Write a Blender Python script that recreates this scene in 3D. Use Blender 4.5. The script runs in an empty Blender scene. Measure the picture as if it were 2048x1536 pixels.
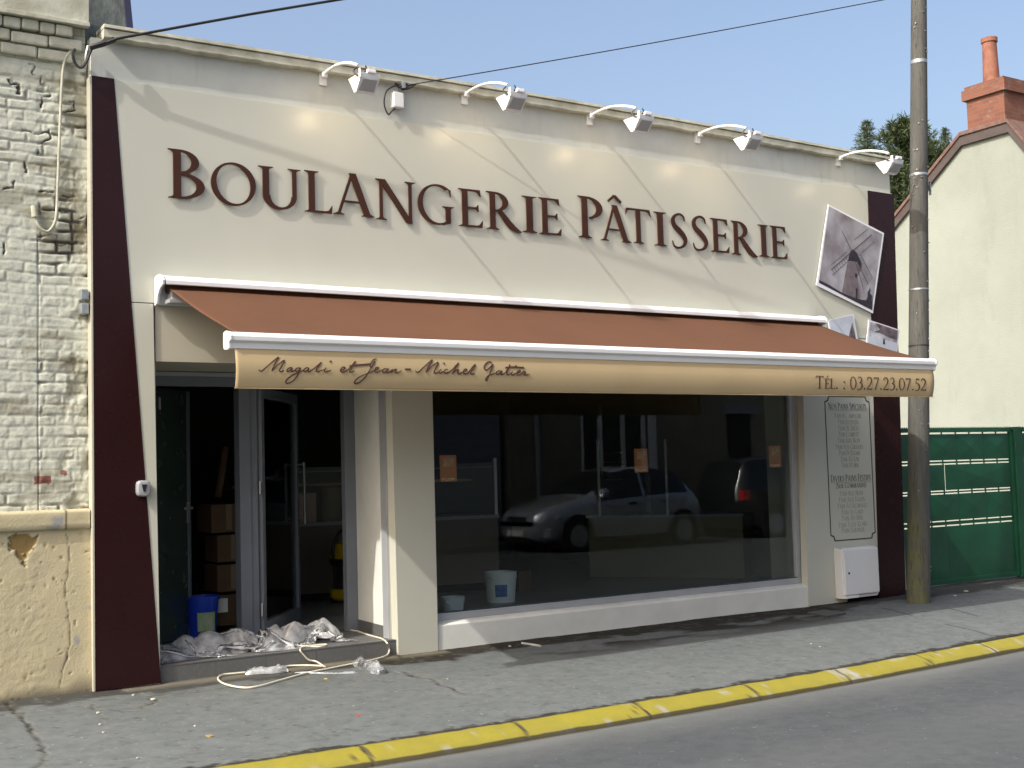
import bpy, bmesh, math, random
import numpy as np
from mathutils import Vector, Matrix
random.seed(7); rng = np.random.default_rng(11)
sc = bpy.context.scene
R = math.radians
# ------------------------------------------------------------------ camera
FPX, YAW, PIT, ROL = 2514.0, R(33.614), R(3.905), R(-1.636)
CAM = np.array([0.0, -8.6, 1.387])
_f = np.array([math.sin(YAW)*math.cos(PIT), math.cos(YAW)*math.cos(PIT), math.sin(PIT)])
_r = np.array([math.cos(YAW), -math.sin(YAW), 0.0]); _u = np.cross(_r, _f)
_r, _u = math.cos(ROL)*_r+math.sin(ROL)*_u, -math.sin(ROL)*_r+math.cos(ROL)*_u
cd = bpy.data.cameras.new('camera'); cam = bpy.data.objects.new('camera', cd); sc.collection.objects.link(cam)
cd.sensor_width = 36.0; cd.lens = 36.0*FPX/2048; cd.clip_start = .05; cd.clip_end = 3000
m = Matrix.Identity(4)
for i in range(3):
    m[i][0], m[i][1], m[i][2], m[i][3] = _r[i], _u[i], -_f[i], CAM[i]
cam.matrix_world = m; sc.camera = cam
# ------------------------------------------------------------------ world, sun, exposure
SUN = Vector((1.04, 0.25, -1.0))
EL = math.atan2(1.0, math.hypot(1.04, .25)); AZ = math.atan2(-1.04, -0.25)
w = bpy.data.worlds.new('World'); sc.world = w; w.use_nodes = True
nt = w.node_tree; sky = nt.nodes.new('ShaderNodeTexSky'); sky.sky_type = 'NISHITA'; sky.sun_disc = False
sky.sun_elevation = EL; sky.sun_rotation = AZ % (2*math.pi); sky.air_density = 0.95; sky.dust_density = 6.2; sky.ozone_density = 0.25
nt.links.new(sky.outputs[0], nt.nodes['Background'].inputs[0]); nt.nodes['Background'].inputs[1].default_value = .15
sd = bpy.data.lights.new('sun', 'SUN'); sun = bpy.data.objects.new('sun', sd); sc.collection.objects.link(sun)
sd.energy = 2.3; sd.angle = R(.53); sd.color = (1, .97, .91)
sun.rotation_euler = SUN.to_track_quat('-Z', 'Y').to_euler(); sun.location = (-20, -5, 25)
sc.view_settings.view_transform = 'Standard'; sc.view_settings.look = 'None'
sc.view_settings.exposure = 0.81; sc.view_settings.gamma = 1
sc.cycles.max_bounces = 8; sc.cycles.transparent_max_bounces = 16
sc.cycles.sample_clamp_indirect = 6
try: sc.cycles.use_denoising = True
except Exception: pass

# ------------------------------------------------------------------ measuring helpers (photo measurements -> metres on a known plane)
def _ray(px, py): return _f+_r*(px-1024)/FPX+_u*(768-py)/FPX
def PT(px, py, y=0.0):
    d = _ray(px, py); t = (y-CAM[1])/d[1]; return CAM+d*t
def PZ(px, py, z=0.0):
    d = _ray(px, py); t = (z-CAM[2])/d[2]; return CAM+d*t
def PX(px, py, x):
    d = _ray(px, py); t = (x-CAM[0])/d[0]; return CAM+d*t

# ------------------------------------------------------------------ materials
def _nodes(name):
    mt = bpy.data.materials.new(name); mt.use_nodes = True
    t = mt.node_tree; return mt, t, t.nodes['Principled BSDF']
def setin(b, k, v):
    if k in b.inputs: b.inputs[k].default_value = v
def rgba(c): return (c[0], c[1], c[2], 1)
def node(t, ty, **kw):
    n = t.nodes.new(ty)
    for k, v in kw.items():
        if hasattr(n, k): setattr(n, k, v)
        else: n.inputs[k.replace('_', ' ')].default_value = v
    return n
def mixc(t, fac, a, b, mode='MIX'):
    n = t.nodes.new('ShaderNodeMix'); n.data_type = 'RGBA'; n.blend_type = mode
    for s, v in ((n.inputs[0], fac), (n.inputs[6], a), (n.inputs[7], b)):
        if hasattr(v, 'is_linked'): t.links.new(v, s)
        elif isinstance(v, (int, float)): s.default_value = v
        else: s.default_value = rgba(v)
    return n.outputs[2]
def ramp(t, fac, lo, hi):
    n = t.nodes.new('ShaderNodeMapRange'); n.inputs[1].default_value = lo; n.inputs[2].default_value = hi
    t.links.new(fac, n.inputs[0]); return n.outputs[0]
def coords(t, scale=(1, 1, 1)):
    c = t.nodes.new('ShaderNodeTexCoord'); mp = t.nodes.new('ShaderNodeMapping'); mp.inputs['Scale'].default_value = scale
    t.links.new(c.outputs['Object'], mp.inputs[0]); return mp.outputs[0]
def noise(t, vec, sc_, det=4, rough=.55):
    n = t.nodes.new('ShaderNodeTexNoise'); n.inputs['Scale'].default_value = sc_; n.inputs['Detail'].default_value = det
    n.inputs['Roughness'].default_value = rough; t.links.new(vec, n.inputs[0]); return n.outputs[0]
def bump(t, b, h, strength, dist=.01):
    n = t.nodes.new('ShaderNodeBump'); n.inputs['Strength'].default_value = strength; n.inputs['Distance'].default_value = dist
    t.links.new(h, n.inputs['Height'])
    if b.inputs['Normal'].is_linked:
        t.links.new(b.inputs['Normal'].links[0].from_socket, n.inputs['Normal'])
    t.links.new(n.outputs[0], b.inputs['Normal'])
def mul(c, k): return tuple(min(1, x*k) for x in c)
def M(name, col, rough=.6, metal=0, var=.12, vs=3.0, col2=None, bs=0, bst=.2, bd=.004, coat=0, spec=None, stretch=(1, 1, 1), rv=.08):
    mt, t, b = _nodes(name)
    v = coords(t, stretch); n1 = noise(t, v, vs, 5)
    c2 = col2 or mul(col, 1-var)
    f = ramp(t, n1, .35, .65)
    t.links.new(mixc(t, f, mul(col, 1+var*.5), c2), b.inputs['Base Color'])
    setin(b, 'Metallic', metal); setin(b, 'Coat Weight', coat)
    if spec is not None: setin(b, 'Specular IOR Level', spec)
    r = t.nodes.new('ShaderNodeMapRange'); r.inputs[3].default_value = max(.02, rough-rv); r.inputs[4].default_value = min(1, rough+rv)
    t.links.new(noise(t, v, vs*4, 3), r.inputs[0]); t.links.new(r.outputs[0], b.inputs['Roughness'])
    if bs: bump(t, b, noise(t, v, bs, 4), bst, bd)
    return mt
def glass(name, tint=(.9, .95, .93), refl=1.0, ior=1.65):
    mt = bpy.data.materials.new(name); mt.use_nodes = True; t = mt.node_tree; t.nodes.clear()
    o = t.nodes.new('ShaderNodeOutputMaterial'); tr = t.nodes.new('ShaderNodeBsdfTransparent'); gl = t.nodes.new('ShaderNodeBsdfGlossy')
    tr.inputs[0].default_value = rgba(tint); gl.inputs['Roughness'].default_value = .004; gl.inputs[0].default_value = (refl, refl, refl, 1)
    fr = t.nodes.new('ShaderNodeFresnel'); fr.inputs[0].default_value = ior; mx = t.nodes.new('ShaderNodeMixShader')
    t.links.new(fr.outputs[0], mx.inputs[0]); t.links.new(tr.outputs[0], mx.inputs[1]); t.links.new(gl.outputs[0], mx.inputs[2])
    t.links.new(mx.outputs[0], o.inputs[0]); return mt

m_cream = M('cream_panel', (.515, .517, .438), .3, var=.03, vs=1.2, rv=.03, spec=.45)
m_cream2 = M('cream_trim', (.46, .44, .355), .45, var=.05, vs=2)
m_brown = M('brown_panel', (.024, .0070, .0078), .27, var=.15, vs=1.5, rv=.03, spec=.22)
m_band = M('grey_render', (.49, .51, .47), .85, var=.1, vs=2.5, bs=60, bst=.25, bd=.003)
def streaks(mt, col, lo, hi, sc_=7.0, st=(1, 1, .12)):
    t = mt.node_tree; b = t.nodes['Principled BSDF']; l = b.inputs['Base Color'].links[0].from_socket
    t.links.new(mixc(t, ramp(t, noise(t, coords(t, st), sc_, 5, .65), lo, hi), l, col), b.inputs['Base Color'])
streaks(m_band, (.36, .37, .33), .58, .85)
m_coping = M('coping_paint', (.50, .50, .41), .8, var=.16, vs=6, col2=(.36, .355, .27), bs=40, bst=.4, bd=.006)
m_letter = M('letter_brown', (.052, .0185, .010), .45, spec=.25, var=.1)
m_white = M('white_paint', (.72, .73, .73), .35, var=.03)
m_whitepl = M('white_plaster', (.68, .69, .64), .75, var=.08, vs=3, bs=50, bst=.15, bd=.003)
m_alu = M('grey_aluminium', (.17, .19, .22), .4, var=.08, metal=.0)
m_alu2 = M('light_aluminium', (.42, .44, .46), .35, var=.06, metal=.3)
m_steel = M('brushed_steel', (.6, .6, .58), .3, var=.1, metal=1)
m_handle = M('dark_steel', (.30, .30, .29), .35, metal=.6)
m_galv = M('galvanised', (.5, .52, .52), .42, var=.2, vs=30, metal=.8)
m_fabric = M('awning_fabric', (.164, .074, .038), .9, var=.1, vs=1.3, bs=900, bst=.15, bd=.001)
m_val = M('valance_fabric', (.56, .44, .25), .85, var=.06, vs=2, bs=900, bst=.15, bd=.001)
def translucent(mt, w_, col):
    t = mt.node_tree; o = t.nodes['Material Output']; b = t.nodes['Principled BSDF']; tl_ = t.nodes.new('ShaderNodeBsdfTranslucent'); tl_.inputs[0].default_value = rgba(col); mx = t.nodes.new('ShaderNodeMixShader'); mx.inputs[0].default_value = w_
    t.links.new(b.outputs[0], mx.inputs[1]); t.links.new(tl_.outputs[0], mx.inputs[2]); t.links.new(mx.outputs[0], o.inputs[0])
translucent(m_fabric, .38, (.44, .26, .12)); translucent(m_val, .28, (.6, .46, .26))
m_ink = M('brown_print', (.07, .028, .018), .7, var=.1)
m_inkg = M('grey_print', (.36, .35, .29), .7, var=.05)
m_ink2 = M('dark_print', (.055, .035, .028), .6, var=.1)
m_black = M('black_rubber', (.012, .012, .014), .5, var=.2)
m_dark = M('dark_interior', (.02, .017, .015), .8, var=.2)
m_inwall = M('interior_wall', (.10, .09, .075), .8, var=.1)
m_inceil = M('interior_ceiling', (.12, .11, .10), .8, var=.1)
m_glass = glass('shop_glass', (.92, .96, .95), 1, 1.30)
m_glassd = glass('door_glass', (.80, .86, .84), 1, 1.3)
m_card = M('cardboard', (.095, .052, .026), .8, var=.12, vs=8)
m_tape = M('parcel_tape', (.15, .10, .06), .35, var=.05)
m_paper = M('paper_label', (.7, .7, .7), .7, var=.04)
m_blue = M('blue_plastic', (.02, .07, .62), .35, var=.1)
m_yellow = M('yellow_plastic', (.62, .45, .01), .35, var=.08)
m_blackp = M('black_plastic', (.015, .015, .016), .35, var=.1)
m_bucket = M('white_plastic', (.80, .84, .85), .4, var=.06)
m_counter = M('counter_front', (.15, .13, .10), .5, var=.06)
m_wood = M('orange_wood', (.70, .30, .10), .4, var=.2, vs=8, stretch=(1, 8, 8))
m_sticker = M('orange_sticker', (.50, .15, .04), .5, var=.4, vs=14, col2=(.42, .22, .09))
m_cordw = M('white_cord', (.66, .62, .50), .5, var=.06)
m_red = M('red_plastic', (.5, .04, .03), .4)
m_pole = None

# ------------------------------------------------------------------ mesh builder
class MB:
    def __init__(s): s.v = []; s.f = []
    def add(s, vs, fs):
        n = len(s.v); s.v += [tuple(float(c) for c in v) for v in vs]; s.f += [tuple(i+n for i in f) for f in fs]; return s
    def box(s, x0, x1, y0, y1, z0, z1):
        v = [(x, y, z) for z in (z0, z1) for y in (y0, y1) for x in (x0, x1)]
        return s.add(v, [(0, 2, 3, 1), (4, 5, 7, 6), (0, 1, 5, 4), (2, 6, 7, 3), (0, 4, 6, 2), (1, 3, 7, 5)])
    def hexa(s, a, b):      # two quads (4 pts each) joined
        return s.add(list(a)+list(b), [(3, 2, 1, 0), (4, 5, 6, 7), (0, 1, 5, 4), (1, 2, 6, 5), (2, 3, 7, 6), (3, 0, 4, 7)])
    def loft(s, loops, cap=True, closed=True):
        n = len(loops[0]); base = len(s.v); vs = [p for l in loops for p in l]; fs = []
        for i in range(len(loops)-1):
            for j in range(n if closed else n-1):
                k = (j+1) % n; fs.append((i*n+j, i*n+k, (i+1)*n+k, (i+1)*n+j))
        if cap and closed: fs.append(tuple(range(n-1, -1, -1))); fs.append(tuple((len(loops)-1)*n+j for j in range(n)))
        return s.add(vs, fs)
    def prism(s, poly, y0, y1):      # poly of (x,z) extruded along y
        return s.loft([[(x, y0, z) for x, z in poly], [(x, y1, z) for x, z in poly]])
    def prism_x(s, poly, x0, x1):    # poly of (y,z)
        return s.loft([[(x0, y, z) for y, z in poly], [(x1, y, z) for y, z in poly]])
    def prism_z(s, poly, z0, z1):    # poly of (x,y)
        return s.loft([[(x, y, z0) for x, y in poly], [(x, y, z1) for x, y in poly]])
    def tube(s, pts, r, n=8, cap=True):
        P = [Vector(p) for p in pts]; loops = []; up = None
        for i, p in enumerate(P):
            d = (P[min(i+1, len(P)-1)]-P[max(i-1, 0)])
            if d.length < 1e-9: d = Vector((0, 0, 1))
            d.normalize()
            if up is None:
                up = Vector((0, 0, 1)) if abs(d.z) < .9 else Vector((1, 0, 0))
            a = d.cross(up)
            if a.length < 1e-6: a = d.cross(Vector((1, .3, .2)))
            a.normalize(); b = a.cross(d); up = b
            rr = r[i] if hasattr(r, '__len__') else r
            loops.append([p+a*(rr*math.cos(2*math.pi*k/n))+b*(rr*math.sin(2*math.pi*k/n)) for k in range(n)])
        return s.loft(loops, cap)
    def lathe(s, prof, c, n=24, axis='z'):
        loops = []
        for r, h in prof:
            l = []
            for k in range(n):
                a = 2*math.pi*k/n; x, y = r*math.cos(a), r*math.sin(a)
                l.append({'z': (c[0]+x, c[1]+y, c[2]+h), 'y': (c[0]+x, c[1]+h, c[2]+y), 'x': (c[0]+h, c[1]+x, c[2]+y)}[axis])
            loops.append(l)
        return s.loft(loops)
    def strips(s, strips, fn, d=.01, step=.0003):   # list of strips of (L,R) pairs; fn(u,v,depth)->xyz ; depth positive = proud
        for i, st in enumerate(strips):
            dd = d+i*step; n = len(st); vs = []
            for (l, r) in st: vs += [fn(l[0], l[1], dd), fn(r[0], r[1], dd), fn(l[0], l[1], 0), fn(r[0], r[1], 0)]
            fs = []
            for k in range(n-1):
                a, b = 4*k, 4*k+4
                fs += [(a, a+1, b+1, b), (a+2, b+2, b+3, a+3), (a, b, b+2, a+2), (a+1, a+3, b+3, b+1)]
            e = 4*(n-1); fs += [(0, 2, 3, 1), (e, e+1, e+3, e+2)]
            s.add(vs, fs)
        return s
    def build(s, name, mt, parent=None, bevel=0, smooth=False, recalc=True, origin=None, weld=0):
        me = bpy.data.meshes.new(name)
        V = np.array(s.v)
        if parent is not None: o0 = np.array(parent['_wl'] if '_wl' in parent else parent.location)
        elif origin is not None: o0 = np.array(origin, float)
        else: o0 = np.array([(V[:, 0].min()+V[:, 0].max())/2, (V[:, 1].min()+V[:, 1].max())/2, V[:, 2].min()])
        me.from_pydata([tuple(p) for p in (V-o0)], [], s.f)
        if recalc or bevel or weld:
            bm = bmesh.new(); bm.from_mesh(me)
            if weld: bmesh.ops.remove_doubles(bm, verts=bm.verts, dist=weld)
            if recalc: bmesh.ops.recalc_face_normals(bm, faces=bm.faces)
            if bevel:
                es = [e for e in bm.edges if len(e.link_faces) == 2 and e.calc_face_angle(0) > R(35)]
                bmesh.ops.bevel(bm, geom=es, offset=bevel, segments=2, profile=.6, affect='EDGES', clamp_overlap=True)
            bm.to_mesh(me); bm.free()
        if smooth:
            for p in me.polygons: p.use_smooth = True
            try: me.set_sharp_from_angle(angle=R(40))
            except Exception: pass
        me.materials.append(mt)
        o = bpy.data.objects.new(name, me); sc.collection.objects.link(o)
        if parent is not None: o.parent = parent
        else: o.location = o0
        o['_wl'] = [float(c) for c in o0]
        return o
def tag(o, label=None, cat=None, group=None, kind=None):
    if label: o['label'] = label
    if cat: o['category'] = cat
    if group: o['group'] = group
    if kind: o['kind'] = kind
    return o
def thing(name, label, cat, loc=(0, 0, 0), group=None):
    o = bpy.data.objects.new(name, None); sc.collection.objects.link(o); o.location = loc; o['_wl'] = [float(c) for c in loc]
    o.empty_display_size = .1
    return tag(o, label, cat, group)
def copy_tree(o, parent=None):
    c = o.copy(); sc.collection.objects.link(c)
    if parent is not None: c.parent = parent
    for ch in list(o.children): copy_tree(ch, c)
    return c
def crom(pts, n=6):
    P = [np.array(p, float) for p in pts]; out = []
    for i in range(len(P)-1):
        p0, p1, p2, p3 = P[max(i-1, 0)], P[i], P[i+1], P[min(i+2, len(P)-1)]
        for k in range(n):
            t = k/n; out.append(.5*((2*p1)+(-p0+p2)*t+(2*p0-5*p1+4*p2-p3)*t*t+(-p0+3*p1-3*p2+p3)*t**3))
    out.append(P[-1]); return out

# ------------------------------------------------------------------ lettering (own roman capitals: every stroke is a strip of left/right pairs)
def stem(xc, wd=.125, y0=0., y1=1., bl=1, br=1, tl=1, tr=1, s=.085):
    rows = []; hw = wd/2; h = y1-y0; k = .075; t = .018
    def ext(sd, y):
        top, bot = (tl, bl) if sd < 0 else (tr, br); e = 0
        db = (y-y0); dt = (y1-y)
        if bot and db < k: e = max(e, s*((1-max(0, db-t)/(k-t))**2.2))
        if top and dt < k: e = max(e, s*((1-max(0, dt-t)/(k-t))**2.2))
        return e
    ys = [y0+q for q in (0, t, .026, .036, .05, k)]+[y1-q for q in (k, .05, .036, .026, t, 0)]
    return [((xc-hw-ext(-1, y), y), (xc+hw+ext(1, y), y)) for y in ys]
def arc(cx, cy, ro, ri, a0, a1, n=24, c2=None, tilt=0):
    out = []; c2 = c2 or (cx, cy); ct, s_ = math.cos(tilt), math.sin(tilt)
    for k in range(n+1):
        a = R(a0+(a1-a0)*k/n); xi, yi = ri[0]*math.cos(a), ri[1]*math.sin(a)
        out.append(((cx+ro[0]*math.cos(a), cy+ro[1]*math.sin(a)), (c2[0]+xi*ct-yi*s_, c2[1]+xi*s_+yi*ct)))
    return out
def stroke(pts, wd, n=8, smooth=True):
    P = crom(pts, n) if smooth else [np.array(p, float) for p in pts]; out = []; N = len(P)
    for i in range(N):
        d = P[min(i+1, N-1)]-P[max(i-1, 0)]; d = d/(np.linalg.norm(d)+1e-9); nn = np.array([-d[1], d[0]])
        ww = np.interp(i/(N-1), np.linspace(0, 1, len(wd)), wd) if hasattr(wd, '__len__') else wd
        out.append((tuple(P[i]+nn*ww/2), tuple(P[i]-nn*ww/2)))
    return out
def diag(p, q, wd): # slanted stroke with horizontal ends
    return [((p[0]-wd/2, p[1]), (p[0]+wd/2, p[1])), ((q[0]-wd/2, q[1]), (q[0]+wd/2, q[1]))]
def foot(xc, y, wd, s=.075, up=1): # slab serif with soft bracket
    o = []
    for q in (0, .018, .03, .06):
        e = s*(1-max(0, q-.018)/.042)**2 if q > .018 else s
        o.append(((xc-wd/2-e, y+up*q), (xc+wd/2+e, y+up*q)))
    return o
def arm(x0, x1, y, th, tip, up):  # horizontal arm ending in a flared tip
    return [((x0, y), (x0, y+up*th)), ((x1-.13, y), (x1-.13, y+up*th)), ((x1-.06, y), (x1-.06, y+up*(th+.02))), ((x1-.02, y), (x1-.02, y+up*(th+tip*.45))), ((x1-.005, y), (x1+.012, y+up*tip)), ((x1+.004, y), (x1+.018, y+up*tip))]
def glyph(ch):
    if ch == 'I': return [stem(.15)], .3
    if ch == 'L': return [stem(.15, br=0), arm(.2, .56, 0, .05, .2, 1)], .58
    if ch == 'E': return [stem(.15, br=0, tr=0), arm(.2, .54, 0, .05, .19, 1), arm(.2, .50, 1, .05, .17, -1),
                          [((.2, .485), (.2, .535)), ((.37, .485), (.37, .535)), ((.42, .47), (.42, .55)), ((.45, .42), (.45, .60)), ((.462, .42), (.462, .60))]], .56
    if ch == 'F': return [stem(.15, tr=0), arm(.2, .52, 1, .05, .17, -1),
                          [((.2, .485), (.2, .535)), ((.35, .485), (.35, .535)), ((.41, .47), (.41, .55)), ((.44, .41), (.44, .60)), ((.45, .41), (.45, .60))]], .54
    if ch == 'B': return [stem(.15, br=0, tr=0), arc(.2, .755, (.31, .245), (.185, .20), -90, 90), arc(.2, .268, (.40, .268), (.265, .222), -90, 90)], .60
    if ch == 'P': return [stem(.15, tr=0), arc(.2, .73, (.36, .27), (.225, .225), -78, 90)], .57
    if ch == 'R': return [stem(.15, tr=0), arc(.2, .74, (.33, .26), (.20, .213), -92, 90), stroke([(.33, .5), (.46, .3), (.60, .12), (.72, .03), (.84, -.02)], [.09, .14, .15, .11, .02], 5)], .82
    if ch == 'D': return [stem(.15, br=0, tr=0), arc(.2, .5, (.58, .5), (.44, .45), -90, 90, 32)], .8
    if ch == 'O' or ch == 'Q':
        g = [arc(.5, .5, (.5, .525), (.375, .475), 0, 360, 56, tilt=R(12))]
        if ch == 'Q': g.append(stroke([(.5, .02), (.7, -.1), (.95, -.2)], [.05, .1, .03]))
        return g, 1.0
    if ch == 'C': return [arc(.5, .5, (.5, .525), (.375, .478), 48, 318, 44, tilt=R(8)), [((.80, .91), (.86, .88)), ((.83, .80), (.85, .74)), ((.838, .74), (.85, .73))]], .86
    if ch == 'G': return [arc(.5, .5, (.5, .525), (.375, .478), 50, 300, 44, tilt=R(8)), stem(.77, .125, .06, .47, 0, 0, 1, 1), stroke([(.62, -.002), (.72, .035), (.8, .075)], [.05, .06, .1], 4),
                          [((.79, .92), (.84, .90)), ((.815, .80), (.84, .76)), ((.83, .74), (.842, .73))]], .9
    if ch == 'U': return [stem(.15, .125, .3, 1, 0, 0), stem(.72, .085, .3, 1, 0, 0), arc(.425, .31, (.3375, .335), (.2125, .275), 180, 360, 30, (.445, .31))], .86
    if ch in 'AÂ':
        g = [diag((.14, .02), (.435, 1.0), .062), diag((.77, .02), (.45, 1.03), .145), [((.22, .31), (.22, .355)), ((.66, .31), (.66, .355))], foot(.14, 0, .06, .085), foot(.78, 0, .14, .07)]
        if ch == 'Â': g += [stroke([(.27, 1.13), (.455, 1.30)], [.05, .075], smooth=False), stroke([(.455, 1.30), (.65, 1.12)], [.075, .06], smooth=False)]
        return g, .92
    if ch == 'N': return [stem(.15, .07, 0, 1, 1, 1, 1, 0), stem(.82, .07, 0, 1, 0, 0, 1, 1), diag((.17, 1.0), (.80, -.03), .15)], .96
    if ch == 'M': return [diag((.13, 0), (.2, 1), .06), diag((.2, 1), (.5, 0), .13), diag((.52, 0), (.84, 1), .06), diag((.95, 0), (.85, 1), .14), foot(.13, 0, .06), foot(.95, 0, .14)], 1.1
    if ch == 'V': return [diag((.46, -.02), (.14, 1), .14), diag((.46, -.02), (.78, 1), .06), foot(.14, 1, .14, .06, -1), foot(.78, 1, .06, .06, -1)], .9
    if ch == 'X': return [diag((.76, 0), (.14, 1), .13), diag((.12, 0), (.74, 1), .055), foot(.14, 1, .13, .05, -1), foot(.76, 0, .13, .05), foot(.12, 0, .05, .06), foot(.74, 1, .05, .06, -1)], .9
    if ch == 'H': return [stem(.15), stem(.78), [((.2, .48), (.2, .53)), ((.73, .48), (.73, .53))]], .95
    if ch == 'T': return [stem(.38, tl=0, tr=0), [((.0, .80), (.0, .82)), ((.012, .83), (.03, .995)), ((.06, .91), (.06, 1.0)), ((.14, .945), (.14, 1.0)), ((.62, .945), (.62, 1.0)), ((.70, .91), (.70, 1.0)), ((.748, .83), (.73, .995)), ((.76, .80), (.76, .82))]], .76
    if ch == 'S': return [stroke([(.49, .80), (.46, .93), (.33, 1.0), (.16, .94), (.085, .80), (.14, .64), (.30, .51), (.44, .37), (.50, .22), (.42, .06), (.24, -.0), (.10, .05), (.05, .20)],
                                 [.012, .045, .06, .085, .12, .14, .15, .14, .12, .085, .055, .04, .012], 6)], .56
    if ch == 'É':
        g, wd = glyph('E'); return g+[stroke([(.24, 1.1), (.42, 1.28)], [.04, .09], smooth=False)], wd
    if ch == '.': return [[((.06, 0), (.19, 0)), ((.06, .12), (.19, .12))]], .26
    if ch == ':': return [[((.06, 0), (.19, 0)), ((.06, .12), (.19, .12))], [((.06, .5), (.19, .5)), ((.06, .62), (.19, .62))]], .26
    if ch == '(': return [stroke([(.22, 1.05), (.08, .75), (.05, .45), (.1, .1), (.22, -.15)], [.03, .06, .08, .06, .03])], .26
    if ch == ')': return [stroke([(.04, 1.05), (.18, .75), (.21, .45), (.16, .1), (.04, -.15)], [.03, .06, .08, .06, .03])], .26
    if ch == '0': return [arc(.3, .5, (.3, .52), (.2, .475), 0, 360, 40)], .62
    if ch == '2': return [stroke([(.06, .76), (.12, .93), (.28, 1.0), (.45, .9), (.46, .68), (.34, .42), (.06, .05)], [.04, .06, .06, .1, .12, .09, .05], 6), [((.04, 0), (.04, .07)), ((.45, 0), (.45, .08)), ((.54, .0), (.56, .15))]], .6
    if ch == '3': return [stroke([(.06, .85), (.2, 1.0), (.40, .93), (.42, .72), (.30, .57), (.2, .54)], [.03, .05, .08, .11, .07, .04], 6), stroke([(.2, .545), (.40, .47), (.47, .28), (.36, .05), (.18, -.02), (.03, .04)], [.04, .09, .12, .09, .05, .05], 6)], .54
    if ch == '5': return [stroke([(.5, 1.0), (.46, .95), (.16, .95)], [.04, .07, .08], smooth=False), stroke([(.17, .97), (.10, .58)], .045, smooth=False), stroke([(.10, .57), (.30, .58), (.46, .42), (.44, .15), (.26, -.01), (.04, .02)], [.03, .06, .12, .12, .06, .05], 6)], .56
    if ch == '7': return [[((.03, .82), (.045, .99)), ((.1, .92), (.1, .99)), ((.54, .92), (.56, .99))], stroke([(.53, .95), (.34, .5), (.2, -.02)], [.05, .09, .1])], .58
    return [], .3
def text(s, h, track=.06, small=None):  # -> strips, total width ; 'small' = height factor of all but word initials
    x = 0; out = []; first = True
    for ch in s:
        if ch == ' ': x += .36*h; first = True; continue
        k = h*(1 if (first or not small or not ch.isalpha()) else small); g, wd = glyph(ch)
        out += [[((x+l[0]*k, l[1]*k), (x+r[0]*k, r[1]*k)) for l, r in st] for st in g]
        x += (wd+track)*k
        if ch.isalpha(): first = False
    return out, x

# ------------------------------------------------------------------ numpy noise for displaced surfaces
def vnoise(x, y, seed=0):
    xi = np.floor(x).astype(int); yi = np.floor(y).astype(int); fx = x-xi; fy = y-yi
    def h(a, b):
        n = (a*374761393+b*668265263+seed*982451653) & 0x7fffffff
        n = ((n ^ (n >> 13))*1274126177) & 0x7fffffff
        return ((n ^ (n >> 16)) & 0xffff)/65535.0
    sx = fx*fx*(3-2*fx); sy = fy*fy*(3-2*fy)
    return (h(xi, yi)*(1-sx)+h(xi+1, yi)*sx)*(1-sy)+(h(xi, yi+1)*(1-sx)+h(xi+1, yi+1)*sx)*sy
def fbm(x, y, o=4, seed=0):
    s = 0; a = .5; t = 0
    for k in range(o): s = s+a*vnoise(x*2**k, y*2**k, seed+k*17); t += a; a *= .5
    return s/t
def segdist(X, Y, pts):
    d = np.full(X.shape, 1e9)
    for (ax, ay), (bx, by) in zip(pts[:-1], pts[1:]):
        vx, vy = bx-ax, by-ay; t = np.clip(((X-ax)*vx+(Y-ay)*vy)/(vx*vx+vy*vy+1e-9), 0, 1)
        d = np.minimum(d, np.hypot(X-ax-t*vx, Y-ay-t*vy))
    return d
def grid_obj(name, P, mt, attrs=None, parent=None, smooth=True, origin=None):   # P: (ny,nx,3)
    ny, nx, _ = P.shape; V = P.reshape(-1, 3)
    o0 = np.array(parent['_wl']) if parent is not None else (np.array(origin, float) if origin is not None else np.array([V[:, 0].mean(), V[:, 1].mean(), V[:, 2].min()]))
    I = (np.arange(ny-1)[:, None]*nx+np.arange(nx-1)[None, :]).ravel()
    F = np.stack([I, I+1, I+nx+1, I+nx], 1)
    me = bpy.data.meshes.new(name); me.vertices.add(len(V)); me.vertices.foreach_set('co', (V-o0).astype(np.float32).ravel())
    me.loops.add(F.size); me.loops.foreach_set('vertex_index', F.ravel().astype(np.int32)); me.polygons.add(len(F))
    me.polygons.foreach_set('loop_start', (np.arange(len(F))*4).astype(np.int32)); me.polygons.foreach_set('loop_total', np.full(len(F), 4, np.int32))
    if smooth: me.polygons.foreach_set('use_smooth', np.ones(len(F), bool))
    me.update(calc_edges=True)
    for k, a in (attrs or {}).items():
        at = me.attributes.new(k, 'FLOAT', 'POINT'); at.data.foreach_set('value', a.ravel().astype(np.float32))
    me.materials.append(mt); o = bpy.data.objects.new(name, me); sc.collection.objects.link(o)
    if parent is not None: o.parent = parent
    else: o.location = o0
    o['_wl'] = [float(c) for c in o0]; return o
def attr(t, name):
    n = t.nodes.new('ShaderNodeAttribute'); n.attribute_name = name; return n.outputs['Fac']

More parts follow.
